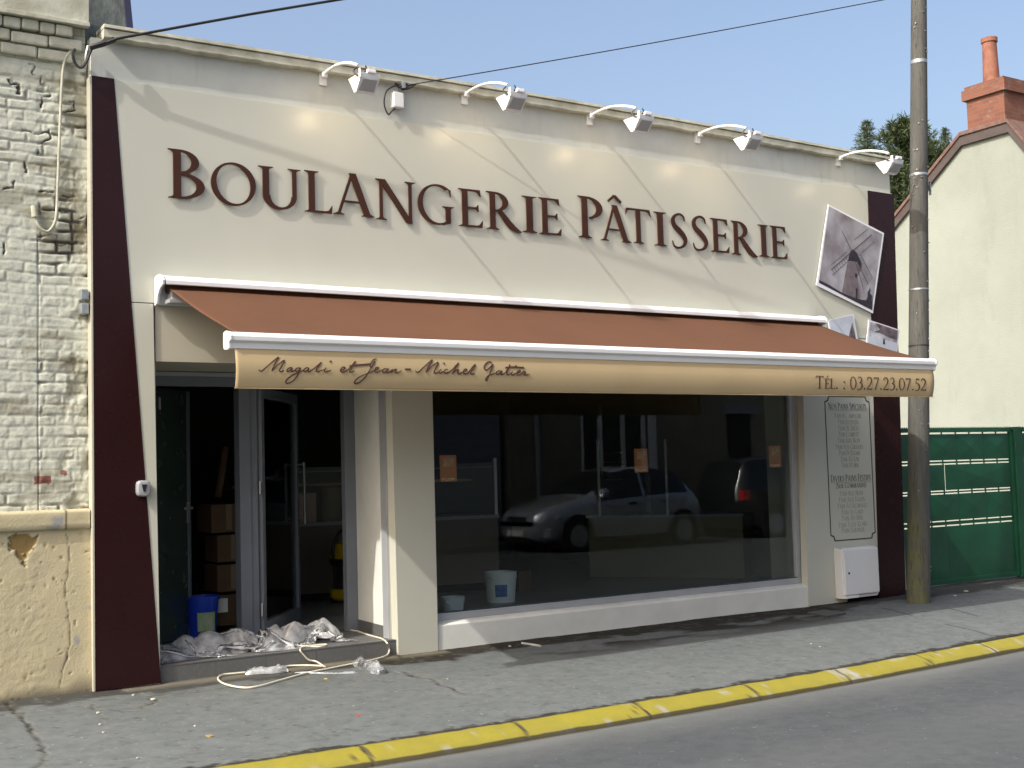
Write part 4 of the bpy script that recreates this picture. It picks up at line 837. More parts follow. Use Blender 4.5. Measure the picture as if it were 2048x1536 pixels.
flat2('cloud', [(1130, 400), (1395, 490), (1385, 600), (1290, 575), (1180, 520), (1110, 510), (1180, 480)], -.0235, m_pmid, p3); flat2('field', [(1050, 560), (1385, 640), (1370, 822), (1028, 715)], -.0235, m_plight, p3); flat2('figure', [(1222, 595), (1236, 595), (1244, 660), (1216, 655)], -.0245, m_pdark, p3)
# bread list printed on the right panel
bm_ = thing('bread_list', 'tall printed bread list in a thin dark notched frame on the right panel', 'menu', tuple(PT(1705, 1079)))
fx0_, fx1_, fz0, fz1 = PT(1654, 930)[0]+.003, PT(1744.5, 930)[0], PT(1705, 1080)[2], PT(1700, 792)[2]
nk = .055; def_out = [(fx0_+nk, fz0), (fx1_-nk, fz0), (fx1_-nk*.75, fz0+nk*.75), (fx1_, fz0+nk), (fx1_, fz1-nk), (fx1_-nk*.75, fz1-nk*.75), (fx1_-nk, fz1), (fx0_+nk, fz1), (fx0_+nk*.75, fz1-nk*.75), (fx0_, fz1-nk), (fx0_, fz0+nk), (fx0_+nk*.75, fz0+nk*.75)]
cx_, cz_ = (fx0_+fx1_)/2, (fz0+fz1)/2; th_ = .011
inn = [(x-math.copysign(th_, x-cx_), z-math.copysign(th_, z-cz_)) for x, z in def_out]
MB().strips([[(a, b_) for a, b_ in zip(def_out, inn)]+[(def_out[0], inn[0])]], lambda u, v_, d: (u, -.001-d, v_), .002).build('frame', m_ink2, bm_)
k_px = (fx1_-fx0_)/90.5
lines = [('NOS PAINS SPÉCIAUX', 812.5, 77, 9.3, 1), ('PAIN DE CAMPAGNE', 831, 54, 7.2, 0), ('PAIN RUSTIQUE', 843.5, 41, 7.2, 0), ('PAIN DE SEIGLE', 855.6, 42, 7.2, 0), ('PAIN COMPLET', 868, 41, 7.2, 0), ('PAIN AUX NOIX', 880.4, 45, 7.2, 0), ('PAIN AUX CÉRÉALES', 893.3, 54, 7.2, 0), ('PAIN DE RÉGIME', 905.3, 42, 7.2, 0), ('PAIN AU SON', 917.5, 36, 7.2, 0), ('PAIN DE MIE', 930, 34, 7.2, 0),
         ('DIVERS PAINS FESTIFS', 955.3, 80, 9.3, 1), ('(SUR COMMANDE)', 970.3, 61, 7.2, 1), ('PAIN AUX NOIX', 986, 47, 7.2, 0), ('PAIN AUX FIGUES', 998.6, 52, 7.2, 0), ('PAIN AU FROMAGE', 1011, 58, 7.2, 0), ('PAIN AU LARD', 1023.6, 44, 7.2, 0), ('PAIN AU MIEL', 1035.5, 43, 7.2, 0), ('PAIN TOUT ROND', 1048.6, 57, 7.2, 0), ('PAIN SURPRISE', 1060, 46, 7.2, 0)]
for s_, py, wpx, hpx, hd_ in lines:
    h = hpx*k_px*1.02; ts, tw = text(s_, h, .10, .82); wd = wpx*k_px; zc = PT(1700, py)[2]; xc = cx_+.004; kx = wd/tw
    ha = MB(); ha.strips(ts, lambda u, v_, d: (xc-wd/2+u*kx, -.001-d, zc-h/2+v_), .0008, .00001)
    if hd_ and hpx > 9: ha.box(xc-wd/2, xc+wd/2, -.0018, -.001, zc-h*.68, zc-h*.68+.0022)
    ha.build('heading' if hd_ else 'list_line', m_ink2 if hd_ else m_inkg, bm_)
# gas meter box
mx = thing('meter_box', 'white plastic meter box mounted low on the right panel beside the pole', 'meter box', tuple(PT(1722, 1190, -.06)))
YM = -.12; a0, a1 = PT(1690, 1197, YM), PT(1755.5, 1092, YM); z0m, z1m = PT(1690.5, 1199, YM)[2], PT(1690, 1098, YM)[2]
MB().box(a0[0], a1[0], YM+.02, .0, z0m, z1m+.004).build('body', m_white, mx, bevel=.012)
MB().box(a0[0]+.012, a1[0]-.004, YM-.004, YM+.022, z0m+.035, z1m-.012).build('door', m_white, mx, bevel=.008)
MB().box(a0[0]+.012, a0[0]+.20, YM-.003, YM+.022, z0m+.004, z0m+.030).build('cable_cover', m_white, mx, bevel=.004)
lk = PT(1697, 1146.5, YM); MB().lathe([(.0, -.006), (.010, -.006), (.012, .01), (0, .01)], (lk[0]+.002, YM-.004, lk[2]), 14, 'y').build('lock', m_black, mx)

# ------------------------------------------------------------------ wooden pole
m_pole, t, b = _nodes('weathered_pole_wood'); v = coords(t, (9, 9, .55)); n1 = noise(t, v, 2.4, 6, .7)
c = mixc(t, ramp(t, n1, .3, .7), (.056, .056, .050), (.098, .098, .088)); sxyz = t.nodes.new('ShaderNodeSeparateXYZ'); tc = t.nodes.new('ShaderNodeTexCoord'); t.links.new(tc.outputs['Object'], sxyz.inputs[0])
gz = t.nodes.new('ShaderNodeMapRange'); gz.inputs[1].default_value = 2.4; gz.inputs[2].default_value = .0; t.links.new(sxyz.outputs['Z'], gz.inputs[0])
gx = t.nodes.new('ShaderNodeMapRange'); gx.inputs[1].default_value = .04; gx.inputs[2].default_value = -.06; t.links.new(sxyz.outputs['X'], gx.inputs[0])
mm = t.nodes.new('ShaderNodeMath'); mm.operation = 'MULTIPLY'; t.links.new(gz.outputs[0], mm.inputs[0]); t.links.new(gx.outputs[0], mm.inputs[1])
m3 = t.nodes.new('ShaderNodeMath'); m3.operation = 'MULTIPLY'; t.links.new(mm.outputs[0], m3.inputs[0]); t.links.new(ramp(t, noise(t, coords(t), 5, 4), .3, .6), m3.inputs[1])
c = mixc(t, m3.outputs[0], c, (.105, .110, .035)); c = mixc(t, ramp(t, noise(t, coords(t, (30, 30, 1.1)), 3, 5, .7), .555, .66), c, (.030, .027, .022))
t.links.new(c, b.inputs['Base Color']); b.inputs['Roughness'].default_value = .85; bump(t, b, noise(t, coords(t, (30, 30, 1.0)), 3, 5, .7), .6, .01)
YP = -.44
pb0, pb1 = PT(1813, 1197, YP), PT(1861, 1197, YP); pt0, pt1 = PT(1820.5, 2, YP), PT(1855, 2, YP)
cb, ctp = (pb0+pb1)/2, (pt0+pt1)/2
pole = thing('utility_pole', 'tall weathered grey wooden pole standing on the pavement at the right end of the shop', 'pole', (cb[0], YP, 0))
rb, rt = .112, .078
def pc(z): s_ = z/6.1; return cb[0]+(ctp[0]-cb[0])*s_
def prr(z): return rb+(rt-rb)*z/6.1
MB().loft([[(pc(z)+(prr(z)*(1+.02*math.sin(3*a+z)))*math.cos(a), YP+prr(z)*math.sin(a), z) for a in np.linspace(0, 2*math.pi, 28, endpoint=False)] for z in np.linspace(-.3, 8.4, 40)]).build('pole_shaft', m_pole, pole, smooth=True)
for py, dz, mt in ((119, .035, m_galv), (346, .024, m_galv), (577, .016, m_galv), (690, .010, m_black)):
    z = PT(1838, py, YP-.1)[2]; r = prr(z)+.003
    MB().lathe([(r-.004, 0), (r, 0), (r, dz), (r-.004, dz)], (pc(z), YP, z), 28).build('band', mt, pole, smooth=True)
rr = random.Random(3); st_ = MB()
for i in range(60):
    z = rr.uniform(.2, 6.6); a = rr.uniform(math.pi*1.0, math.pi*2.0); r = prr(z); x, y = pc(z)+r*math.cos(a), YP+r*math.sin(a)
    st_.tube([(x, y, z), (x+.012*math.cos(a), y+.012*math.sin(a), z)], .007, 6)
st_.build('nails', m_handle, pole)
zc0, zc1 = PT(1855, 392, YP)[2], PT(1855, 366, YP)[2]; MB().box(pc(4.5)+.088, pc(4.5)+.10, YP-.05, YP-.03, zc0, zc1).build('staple_strip', m_galv, pole)

# ------------------------------------------------------------------ right neighbour house (gable wall faces the bakery)
HX = 20.0
m_gable, t, b = _nodes('pale_gable_render'); v = coords(t)
c = mixc(t, ramp(t, noise(t, v, .55, 6, .65), .35, .66), (.295, .315, .272), (.245, .266, .228)); c = mixc(t, ramp(t, noise(t, coords(t, (1, 1, .35)), 1.6, 5, .7), .60, .85), c, (.195, .213, .18))
t.links.new(c, b.inputs['Base Color']); b.inputs['Roughness'].default_value = .9; bump(t, b, noise(t, v, 24, 5), .25, .02); streaks(m_gable, (.215, .23, .19), .56, .85, 1.6, (1, 1, .22))
m_barge = M('brown_bargeboard', (.072, .054, .048), .6, var=.15, vs=5); m_rtile = M('roof_tiles', (.16, .09, .07), .8, var=.3, vs=10)
m_chim, t, b = _nodes('red_brick'); v = coords(t); mp = t.nodes.new('ShaderNodeMapping'); mp.inputs['Rotation'].default_value = (R(90), 0, R(45)); t.links.new(v, mp.inputs[0])
tc = t.nodes.new('ShaderNodeTexCoord'); sp = t.nodes.new('ShaderNodeSeparateXYZ'); t.links.new(tc.outputs['Object'], sp.inputs[0]); ad = t.nodes.new('ShaderNodeMath'); t.links.new(sp.outputs[0], ad.inputs[0]); t.links.new(sp.outputs[1], ad.inputs[1])
cb_ = t.nodes.new('ShaderNodeCombineXYZ'); t.links.new(ad.outputs[0], cb_.inputs[0]); t.links.new(sp.outputs[2], cb_.inputs[1])
br = t.nodes.new('ShaderNodeTexBrick'); br.inputs['Scale'].default_value = 1; br.inputs['Brick Width'].default_value = .23; br.inputs['Row Height'].default_value = .075; br.inputs['Mortar Size'].default_value = .006; br.inputs['Bias'].default_value = -.2
br.inputs['Color1'].default_value = (.205, .078, .048, 1); br.inputs['Color2'].default_value = (.15, .056, .038, 1); br.inputs['Mortar'].default_value = (.15, .10, .075, 1)
t.links.new(cb_.outputs[0], br.inputs['Vector']); c = mixc(t, ramp(t, noise(t, v, 6, 5), .6, .75), br.outputs['Color'], (.22, .18, .15)); t.links.new(c, b.inputs['Base Color']); b.inputs['Roughness'].default_value = .9; bump(t, b, br.outputs['Fac'], -.6, .02)
m_pot = M('terracotta_pot', (.26, .105, .065), .75, var=.25, vs=6)
rh = thing('gable_house', 'house with sunlit pale green rendered gable and red brick chimney behind the green gate', 'house', (HX+3, 6, 0))
def yz(px, py, dx=0): p = PX(px, py, HX+dx); return (p[1], p[2])
apex, brk = yz(2019, 243), yz(1925, 271); low = yz(1791.6, 437)
sl_ = (brk[1]-low[1])/(brk[0]-low[0]); yb_ = apex[0]+5.2; zb_ = brk[1]+sl_*(yb_-brk[0])
fb = yz(2048, 277); slf = (fb[1]-apex[1])/(fb[0]-apex[0]); yf = apex[0]-4.6; zf = max(3.2, apex[1]+slf*(yf-apex[0]))
# near side mirrors the far side: short shallow pitch then the steep slope
nb = (apex[0]-(brk[0]-apex[0])*1.0, apex[1]-(apex[1]-fb[1])*((brk[0]-apex[0])/(apex[0]-fb[0]))); yf = nb[0]-3.6; zf = zb_
outl = [(yf, zf), nb, apex, brk, (yb_, zb_)]
MB().prism_x([(yf, -.1)]+outl+[(yb_, -.1)], HX, HX+9).build('gable_wall', m_gable, rh)
tk = .26
def rake(a, b_, d0, d1, x0, x1, mb): mb.hexa([(x0, a[0], a[1]+d0), (x0, b_[0], b_[1]+d0), (x0, b_[0], b_[1]+d1), (x0, a[0], a[1]+d1)], [(x1, a[0], a[1]+d0), (x1, b_[0], b_[1]+d0), (x1, b_[0], b_[1]+d1), (x1, a[0], a[1]+d1)])
bb, rf = MB(), MB()
for a, b_ in zip(outl[:-1], outl[1:]): rake(a, b_, -.20, -.02, HX-.07, HX-.003, bb); rake(a, b_, -.02, .05, HX-.10, HX+9, rf)
bb.build('bargeboard', m_barge, rh); rf.build('roof', m_rtile, rh)
# chimney: stack, oversailing courses, pot
cy0, cy1 = yz(2010, 250)[0], yz(1934, 250)[0]; cz1 = yz(1972, 186)[1]; cxb = HX+.02; dx_ = .62
zt_ = PX(2012, 178, HX)[2]
ch = MB().box(cxb, cxb+dx_, cy0, cy1, apex[1]-.9, zt_).box(cxb-.06, cxb+dx_+.06, cy0-.06, cy1+.06, zt_, zt_+.19).box(cxb-.02, cxb+dx_+.02, cy0-.02, cy1+.02, zt_+.19, zt_+.26)
cho = ch.build('chimney', m_chim, rh)
pp = PX(1983, 165, HX+.3); pr_ = .145
MB().lathe([(.0, 0), (pr_*1.05, 0), (pr_*.88, .80), (pr_*1.02, .82), (pr_*1.02, .90), (pr_*.80, .91), (pr_*.7, .6), (0, .6)], (HX+.3, pp[1], zt_+.24), 22).build('chimney_pot', m_pot, cho, smooth=True)

# ------------------------------------------------------------------ green metal gate
m_green = M('green_gate_paint', (.006, .066, .029), .42, var=.2, vs=2.5, col2=(.0045, .050, .023))
YG = .12
def gz_(px, py): p = PT(px, py, YG); return p
zt_g = PT(1950, 856, YG)[2]; rowsz = []
for (xa, ya, xb, yb2) in ((1863, 867.4, 2030, 865), (1863, 923, 2030, 917), (1863, 929, 2030, 923.5), (1863, 984, 2030, 974), (1863, 989.5, 2030, 979.5), (1863, 1045, 2030, 1032), (1863, 1055.5, 2030, 1040)):
    rowsz.append((PT(xa, ya, YG)[2]+PT(xb, yb2, YG)[2])/2)
gx0 = 10.60; gx1 = PT(2031, 950, YG)[0]; gx2 = PT(2044, 950, YG)[0]; zb_g = .07
def gate(x0, x1, lab):
    g = thing('metal_gate', lab, 'gate', ((x0+x1)/2, YG, 0), 'leaves of the green gate')
    MB().box(x0, x1, YG+.012, YG+.045, zb_g-.03, zb_g+.02).box(x0, x0+.045, YG+.0, YG+.045, zb_g-.03, zt_g-.02).box(x1-.045, x1, YG+.0, YG+.045, zb_g-.03, zt_g-.02).box(x0, x1, YG+.0, YG+.045, rowsz[0]+.012, zt_g-.02).build('gate_frame', m_green, g, bevel=.003)
    cmb = MB(); x = x0
    while x < x1-.03: cmb.prism([(x, zt_g-.021), (x+.030, zt_g-.021), (x+.030, zt_g-.004), (x+.015, zt_g+.014), (x, zt_g-.004)], YG+.015, YG+.022); x += .032
    cmb.build('toothed_strip', m_green, g)
    tops = [rowsz[0], rowsz[2], rowsz[4], rowsz[6]]; bots = [rowsz[1], rowsz[3], rowsz[5], zb_g]
    W = x1-x0-.09; cols = [[.25, .5, .75, 1], [.385, 1], [.25, .5, .75, 1], [.385, 1]]; gp = .0065
    for zt, zb2, cs in zip(tops, bots, cols):
        a = 0
        for c_ in cs:
            xa, xb = x0+.045+a*W, x0+.045+c_*W; a = c_
            gv = .0025 if len(cs) > 2 or zt < .9 else gp; vs = [(xa+gv, YG+.02, zb2+gp), (xb-gv, YG+.02, zb2+gp), (xb-gv, YG+.02, zt-gp), (xa+gv, YG+.02, zt-gp), ((xa+xb)/2, YG+.010, (zt+zb2)/2)]
            mbp = MB().add(vs+[(p_[0], YG+.024, p_[2]) for p_ in vs[:4]], [(0, 1, 4), (1, 2, 4), (2, 3, 4), (3, 0, 4), (5, 8, 7, 6), (0, 5, 6, 1), (1, 6, 7, 2), (2, 7, 8, 3), (3, 8, 5, 0)])
            mbp.build('panel', m_green, g, recalc=False)
    rl = MB()
    for k in range(9):
        x = x0+.045+W*k/8
        if k in (0, 8): continue
        for z0, z1 in ((rowsz[1]-.012, rowsz[1]+.012), (rowsz[2]-.012, rowsz[2]+.012), (rowsz[3]-.012, rowsz[3]+.012), (rowsz[4]-.012, rowsz[4]+.012), (rowsz[5]-.012, rowsz[5]+.012), (rowsz[6]-.012, rowsz[6]+.012), (rowsz[0]-.010, rowsz[0]+.014)):
            rl.box(x-.008, x+.008, YG+.021, YG+.030, z0, z1)
    for z0, z1 in ((rowsz[2]-.0, rowsz[1]+.0), (rowsz[4], rowsz[3]), (rowsz[6], rowsz[5])): rl.box(x0, x1, YG+.026, YG+.04, z0+.007, z1-.007)
    rl.build('rails', m_green, g); return g
gate(gx0, gx1-.005, 'green sheet metal gate leaf with light slots, between the wooden pole and the round post')
gate(gx2+.01, gx2+1.85, 'green sheet metal gate leaf cut off at the right edge of the photo')
gp_ = MB().box(gx1+.003, gx2, YG-.02, YG+.06, .02, zt_g+.01).build('gate_post', m_green, None, bevel=.008); tag(gp_, 'slim green metal post between the two gate leaves', 'post')

# ------------------------------------------------------------------ conifers behind
m_needle, t, b = _nodes('conifer_needles'); v = coords(t); c = mixc(t, ramp(t, noise(t, v, 1.3, 4), .3, .7), (.020, .040, .016), (.060, .085, .022)); c = mixc(t, ramp(t, noise(t, v, 12, 2), .5, .8), c, (.085, .105, .035))
t.links.new(c, b.inputs['Base Color']); b.inputs['Roughness'].default_value = .7
m_bark = M('conifer_bark', (.07, .05, .035), .9, var=.3, vs=8)
def conifer(px, pyt, Y, wpx, lab, zbase=0., dens=1.0, kind=0, seed=1):
    rr = random.Random(seed); top = PT(px, pyt, Y); cx, zt = top[0], top[2]; ppm = FPX/((np.array([cx, Y, zt])-CAM)@_f); Wd = wpx/ppm
    root = thing('conifer_tree', lab, 'tree', (cx, Y, zbase), 'conifers behind the roofs')
    MB().tube([(cx+.05*math.sin(i*1.3), Y, zbase+(zt-zbase)*i/10) for i in range(11)], [.22*(1-i/10.4) for i in range(11)], 8).build('trunk', m_bark, root, smooth=True)
    V = []; F = []
    def quad(p, d, l, wd_):
        n = Vector((rr.gauss(0, 1), rr.gauss(0, 1), rr.gauss(0, 1))); s_ = d.cross(n)
        if s_.length < 1e-4: return
        s_ = s_.normalized()*wd_; k = len(V); q = p+d*l
        V.extend([tuple(p-s_*.5), tuple(p+d*l*.5-s_), tuple(q), tuple(p+d*l*.5+s_)]); F.append((k, k+1, k+2, k+3))
    z = zt; lv = 0; tops = zt
    while z > tops-5.2:
        dep_ = (tops-z); rad = Wd*(.05+min(1, dep_/ (.95 if kind == 0 else .75))**(.75 if kind == 0 else .5)*.5)*rr.uniform(.8, 1.15)
        nb_ = rr.randint(5, 7)
        for k in range(nb_):
            a = 2*math.pi*(k+rr.random()*.7)/nb_; up_ = .35 if kind == 0 else .55
            if dep_ > 1.5: up_ -= .25
            d = Vector((math.cos(a), math.sin(a), up_*rr.uniform(.5, 1.3))).normalized(); p = Vector((cx, Y, z)); L_ = rad*rr.uniform(.75, 1.2); n_ = int(max(5, L_*30*dens))
            for i in range(n_):
                s_ = (i+.5)/n_; q = p+d*(L_*s_)+Vector((0, 0, -.10*L_*s_*s_*(1 if kind == 0 else -1.2)))
                for _ in range(6):
                    dd = (d*rr.uniform(.3, 1)+Vector((rr.gauss(0, .8), rr.gauss(0, .8), rr.gauss(.12, .6)))).normalized()
                    quad(q+Vector((rr.gauss(0, .03), rr.gauss(0, .03), rr.gauss(0, .03))), dd, rr.uniform(.09, .19)*(1.5 if kind == 1 else 1), .010 if kind == 0 else .016)
        for i in range(10): quad(Vector((cx, Y, z)), Vector((rr.gauss(0, .6), rr.gauss(0, .6), 1)).normalized(), .14, .012)
        z -= .17 if kind == 0 else .2
    mb = MB(); mb.v = V; mb.f = F; mb.build('crown', m_needle, root, recalc=False)
conifer(1733, 249, 15, 66, 'spiky dark spruce crown rising just behind the parapet, left of the other conifers', seed=4)
conifer(1806, 246, 17, 105, 'broad bushy pine crown behind the wooden pole', seed=9, kind=1, dens=.9)
conifer(1846, 285, 18, 90, 'dense pine crown seen on both sides of the wooden pole', seed=12, kind=1, dens=.9)
conifer(1890, 262, 20, 46, 'thin pointed spruce top just left of the brown bargeboard', seed=15)
conifer(1775, 330, 20, 120, 'low dark conifer mass behind the last floodlight', seed=22, kind=1, dens=.8)

# ------------------------------------------------------------------ things on the step and pavement
def film(name, strength=.3, col=(.85, .9, .94)):
    mt = bpy.data.materials.new(name); mt.use_nodes = True; t = mt.node_tree; t.nodes.clear(); o = t.nodes.new('ShaderNodeOutputMaterial')
    tr = t.nodes.new('ShaderNodeBsdfTransparent'); df = t.nodes.new('ShaderNodeBsdfDiffuse'); tl_ = t.nodes.new('ShaderNodeBsdfTranslucent'); gl = t.nodes.new('ShaderNodeBsdfGlossy'); gl.inputs['Roughness'].default_value = .16
    for n in (df, tl_): n.inputs[0].default_value = rgba(col)
    a = t.nodes.new('ShaderNodeMixShader'); a.inputs[0].default_value = .22; t.links.new(df.outputs[0], a.inputs[1]); t.links.new(tl_.outputs[0], a.inputs[2])
    v = coords(t); nz = t.nodes.new('ShaderNodeTexNoise'); nz.noise_type = 'RIDGED_MULTIFRACTAL'; nz.inputs['Scale'].default_value = 9; nz.inputs['Detail'].default_value = 4; t.links.new(v, nz.inputs[0])
    bmp = t.nodes.new('ShaderNodeBump'); bmp.inputs['Strength'].default_value = .55; bmp.inputs['Distance'].default_value = .02; t.links.new(nz.outputs[0], bmp.inputs['Height'])
    for n in (df, gl): t.links.new(bmp.outputs[0], n.inputs['Normal'])
    b2 = t.nodes.new('ShaderNodeMixShader'); fac = t.nodes.new('ShaderNodeMapRange'); fac.inputs[1].default_value = .35; fac.inputs[2].default_value = .7; fac.inputs[3].default_value = max(.04, strength-.26); fac.inputs[4].default_value = strength+.22
    t.links.new(noise(t, v, 9, 4), fac.inputs[0]); t.links.new(fac.outputs[0], b2.inputs[0])
    t.links.new(tr.outputs[0], b2.inputs[1]); t.links.new(a.outputs[0], b2.inputs[2])
    fr_ = t.nodes.new('ShaderNodeFresnel'); fr_.inputs[0].default_value = 1.55; t.links.new(bmp.outputs[0], fr_.inputs['Normal']); c_ = t.nodes.new('ShaderNodeMixShader'); t.links.new(fr_.outputs[0], c_.inputs[0]); t.links.new(b2.outputs[0], c_.inputs[1]); t.links.new(gl.outputs[0], c_.inputs[2]); t.links.new(c_.outputs[0], o.inputs[0]); return mt
m_film = film('clear_plastic_film', .48, (.96, .98, .99)); m_film2 = film('clear_plastic_wrap', .30)
def ridged(x, y, o=3, seed=0):
    s = 0; a = .5; tt = 0
    for k in range(o): s = s+a*(1-np.abs(2*vnoise(x*2**k, y*2**k, seed+k*7)-1)); tt += a; a *= .55
    return s/tt
def crumple(x0, x1, y0, y1, z0, nx, ny, fx, fy, seed, steps, lift, zcap, lumps):
    """small position based cloth: a film larger than its patch buckles into folds, then sags onto the floor"""
    g = np.random.default_rng(seed); a, b_ = np.meshgrid(np.linspace(0, 1, nx), np.linspace(0, 1, ny))
    P = np.zeros((ny, nx, 3)); P[..., 0] = x0+(x1-x0)*a; P[..., 1] = y0(a)+(y1(a)-y0(a))*b_
    P[..., 2] = z0+.02+lift*(fbm(P[..., 0]*4, P[..., 1]*5, 3, seed)-.2)*np.sin(np.pi*np.clip(b_, 0, 1))**.5
    dx, dy = (x1-x0)/(nx-1)*fx, float((y1(.5)-y0(.5)))/(ny-1)*fy; V = np.zeros_like(P); lo_y = y0(a)-.02; hi_y = y1(a)+.02; cap = zcap(a)
    def floor_(Q):
        h = np.full(Q.shape[:2], z0+.003)
        for lx, ly, hh, rx, ry, th in lumps:
            c_, s_ = math.cos(th), math.sin(th); p_ = ((Q[..., 0]-lx)*c_+(Q[..., 1]-ly)*s_)/rx; q_ = (-(Q[..., 0]-lx)*s_+(Q[..., 1]-ly)*c_)/ry
            h = np.maximum(h, z0+hh*np.maximum(0, 1-np.sqrt(p_*p_+q_*q_)**1.4)**.7)
        return h
    sets = []
    for di, dj, L, k in ((0, 1, dx, 1.), (1, 0, dy, 1.), (1, 1, math.hypot(dx, dy), .55), (1, -1, math.hypot(dx, dy), .55), (0, 2, 2*dx, .10), (2, 0, 2*dy, .10), (0, 4, 4*dx, .025), (4, 0, 4*dy, .025)):
        ax = 1 if dj else 0
        for par in range(2):
            st_ = max(abs(di), abs(dj))
            I, J = np.meshgrid(np.arange(ny-di), np.arange(max(0, -dj), nx-max(0, dj)), indexing='ij'); sel = (((J if dj else I)//st_) % 2) == par
            sets.append((I[sel], J[sel], I[sel]+di, J[sel]+dj, L, k))
    for it in range(steps):
        V *= .90; V[..., 2] -= .0009; V += g.normal(0, .0016*max(0, 1-it/(steps*.5)), V.shape); Q = P+V
        for _ in range(2):
            for I, J, I2, J2, L, k in sets:
                d = Q[I2, J2]-Q[I, J]; l = np.linalg.norm(d, axis=1, keepdims=True)+1e-9; c = d*(.5*k*(1-L/l)); Q[I, J] += c; Q[I2, J2] -= c
            Q[..., 2] = np.maximum(Q[..., 2], floor_(Q)); Q[..., 0] = np.clip(Q[..., 0], x0-.0, x1+.02); Q[..., 1] = np.clip(Q[..., 1], lo_y, hi_y)
            Q[..., 2] = np.minimum(Q[..., 2], np.maximum(cap, z0+.01))
        V = np.clip(Q-P, -.02, .02); P = Q
    return P
def sheet():
    cap = lambda a: ZS+np.interp(a, [0, .06, .15, .26, .36, .46, .50, .56, .63, .66, .71, .76, .80, .86, .92, 1], [.10, .14, .17, .19, .215, .21, .16, .21, .23, .12, .18, .14, .22, .20, .10, .04])
    y0 = lambda a: .085+.02*np.sin(np.asarray(a)*17)+.10*np.clip((np.asarray(a)-.5)/.5, 0, 1); y1 = lambda a: .60-.08*np.asarray(a)+.02*np.sin(np.asarray(a)*11)
    lumps = [(2.93, .36, .10, .16, .17, .2), (3.08, .40, .15, .15, .16, 1.0), (3.25, .36, .17, .20, .15, .3), (3.47, .36, .165, .22, .15, -.2), (3.66, .33, .13, .12, .14, .8), (3.80, .40, .17, .10, .16, 1.2), (3.90, .32, .19, .075, .13, 1.7), (4.02, .36, .13, .07, .12, 1.4), (4.14, .34, .185, .10, .13, 1.0)]
    P = crumple(2.80, 4.33, y0, y1, ZS, 130, 60, 1.45, 1.72, 3, 140, .22, cap, lumps)
    o = grid_obj('plastic_sheet', P, m_film, None, smooth=True, origin=(3.5, .3, ZS)); tag(o, 'crumpled clear plastic sheet heaped on the tiled doorstep', 'plastic sheet')
sheet()
cord = thing('extension_cord', 'white electric cord looping from the doorstep onto the pavement', 'cord', (4.0, -.1, 0))
def cz(px, py, z):
    if z < .1: p = PS(px, py); return (p[0], p[1], p[2]+z)
    p = PZ(px, py, z); return (p[0], p[1], z)
z1, z2 = ZS+.007, .012
c1p = [cz(702, 1260, z1), cz(716, 1263, z1), cz(731, 1268, z1), cz(748, 1273, z1), cz(765, 1278, z1+.004), cz(775, 1287, z1), tuple(PT(779, 1296, .015)), tuple(PT(776, 1308, .0)), cz(766, 1317, z2), cz(742, 1324, z2), cz(705, 1331, z2), cz(660, 1340, z2), cz(610, 1350, z2), cz(560, 1364, z2), cz(525, 1374, z2), cz(495, 1379, z2), cz(466, 1376, z2), cz(444, 1369, z2), cz(436, 1360, z2), cz(445, 1353, z2), cz(470, 1350, z2), cz(520, 1345, z2), cz(560, 1339, z2), cz(580, 1335, z2), cz(610, 1334, z2), cz(640, 1335, z2), cz(650, 1339, z2+.008)]
c2p = [cz(648, 1339, z2+.010), cz(632, 1331, .03), tuple(PT(618, 1320, .012)), tuple(PT(606, 1308, .012)), tuple(PT(600, 1299, .018)), cz(606, 1294, z1+.004), cz(622, 1293, z1), cz(640, 1293, z1), cz(653, 1290, z1), cz(650, 1289, z1), cz(630, 1290, z1), cz(608, 1292, z1), cz(596, 1290, z1)]
MB().tube(crom(c1p, 6), .0065, 8).tube(crom(c2p, 6), .0062, 8).build('flex', m_cordw, cord, smooth=True)
def wrap(name, pxs, h, lab, seed, wd):
    P = [PS(px, py) for px, py in pxs]; P = crom(P, 10); n = len(P); V = []; nx_ = 15; us = np.linspace(-1, 1, nx_)
    G = np.zeros((nx_, n, 3))
    for i, p in enumerate(P):
        d = P[min(i+1, n-1)]-P[max(i-1, 0)]; d = d/np.linalg.norm(d); nn = np.array([-d[1], d[0], 0]); s_ = i/(n-1); ww = wd*np.interp(s_, np.linspace(0, 1, 5), [.5, .9, 1, 1, .6])*(.8+.5*random.Random(seed+i//3).random())
        for j, u in enumerate(us):
            q = p+nn*u*ww; hh = h*np.interp(s_, [0, .2, .5, .8, 1], [.3, .8, .6, 1, .4])*(1-u*u)**.5*(.4+.9*float(ridged(np.array([q[0]*30]), np.array([q[1]*30]), 3, seed)[0])); G[j, i] = (q[0], q[1], pz(q[0], q[1])+.006+hh)
    tag(grid_obj(name, G, m_film2, None, origin=tuple(P[0])), lab, 'plastic wrap', 'plastic wrap lying by the step')
wrap('plastic_wrap', [(490, 1350), (520, 1348), (550, 1346), (575, 1344)], .055, 'flat twist of clear plastic wrap under the cord loop below the step', 5, .045)
wrap('plastic_wrap', [(712, 1331), (725, 1335), (745, 1343), (765, 1350)], .075, 'scrunched clear plastic wrap on the pavement in front of the pier', 15, .05)
wrap('plastic_wrap', [(590, 1347), (640, 1349), (690, 1349), (716, 1348)], .016, 'thin string of clear plastic wrap joining the two clumps on the pavement', 25, .010)
m_litter = M('pale_litter', (.42, .41, .37), .8, var=.1, vs=40); m_leaf = M('dry_leaf', (.30, .22, .10), .8, var=.2); m_yel = M('yellow_scrap', (.55, .42, .06), .7)
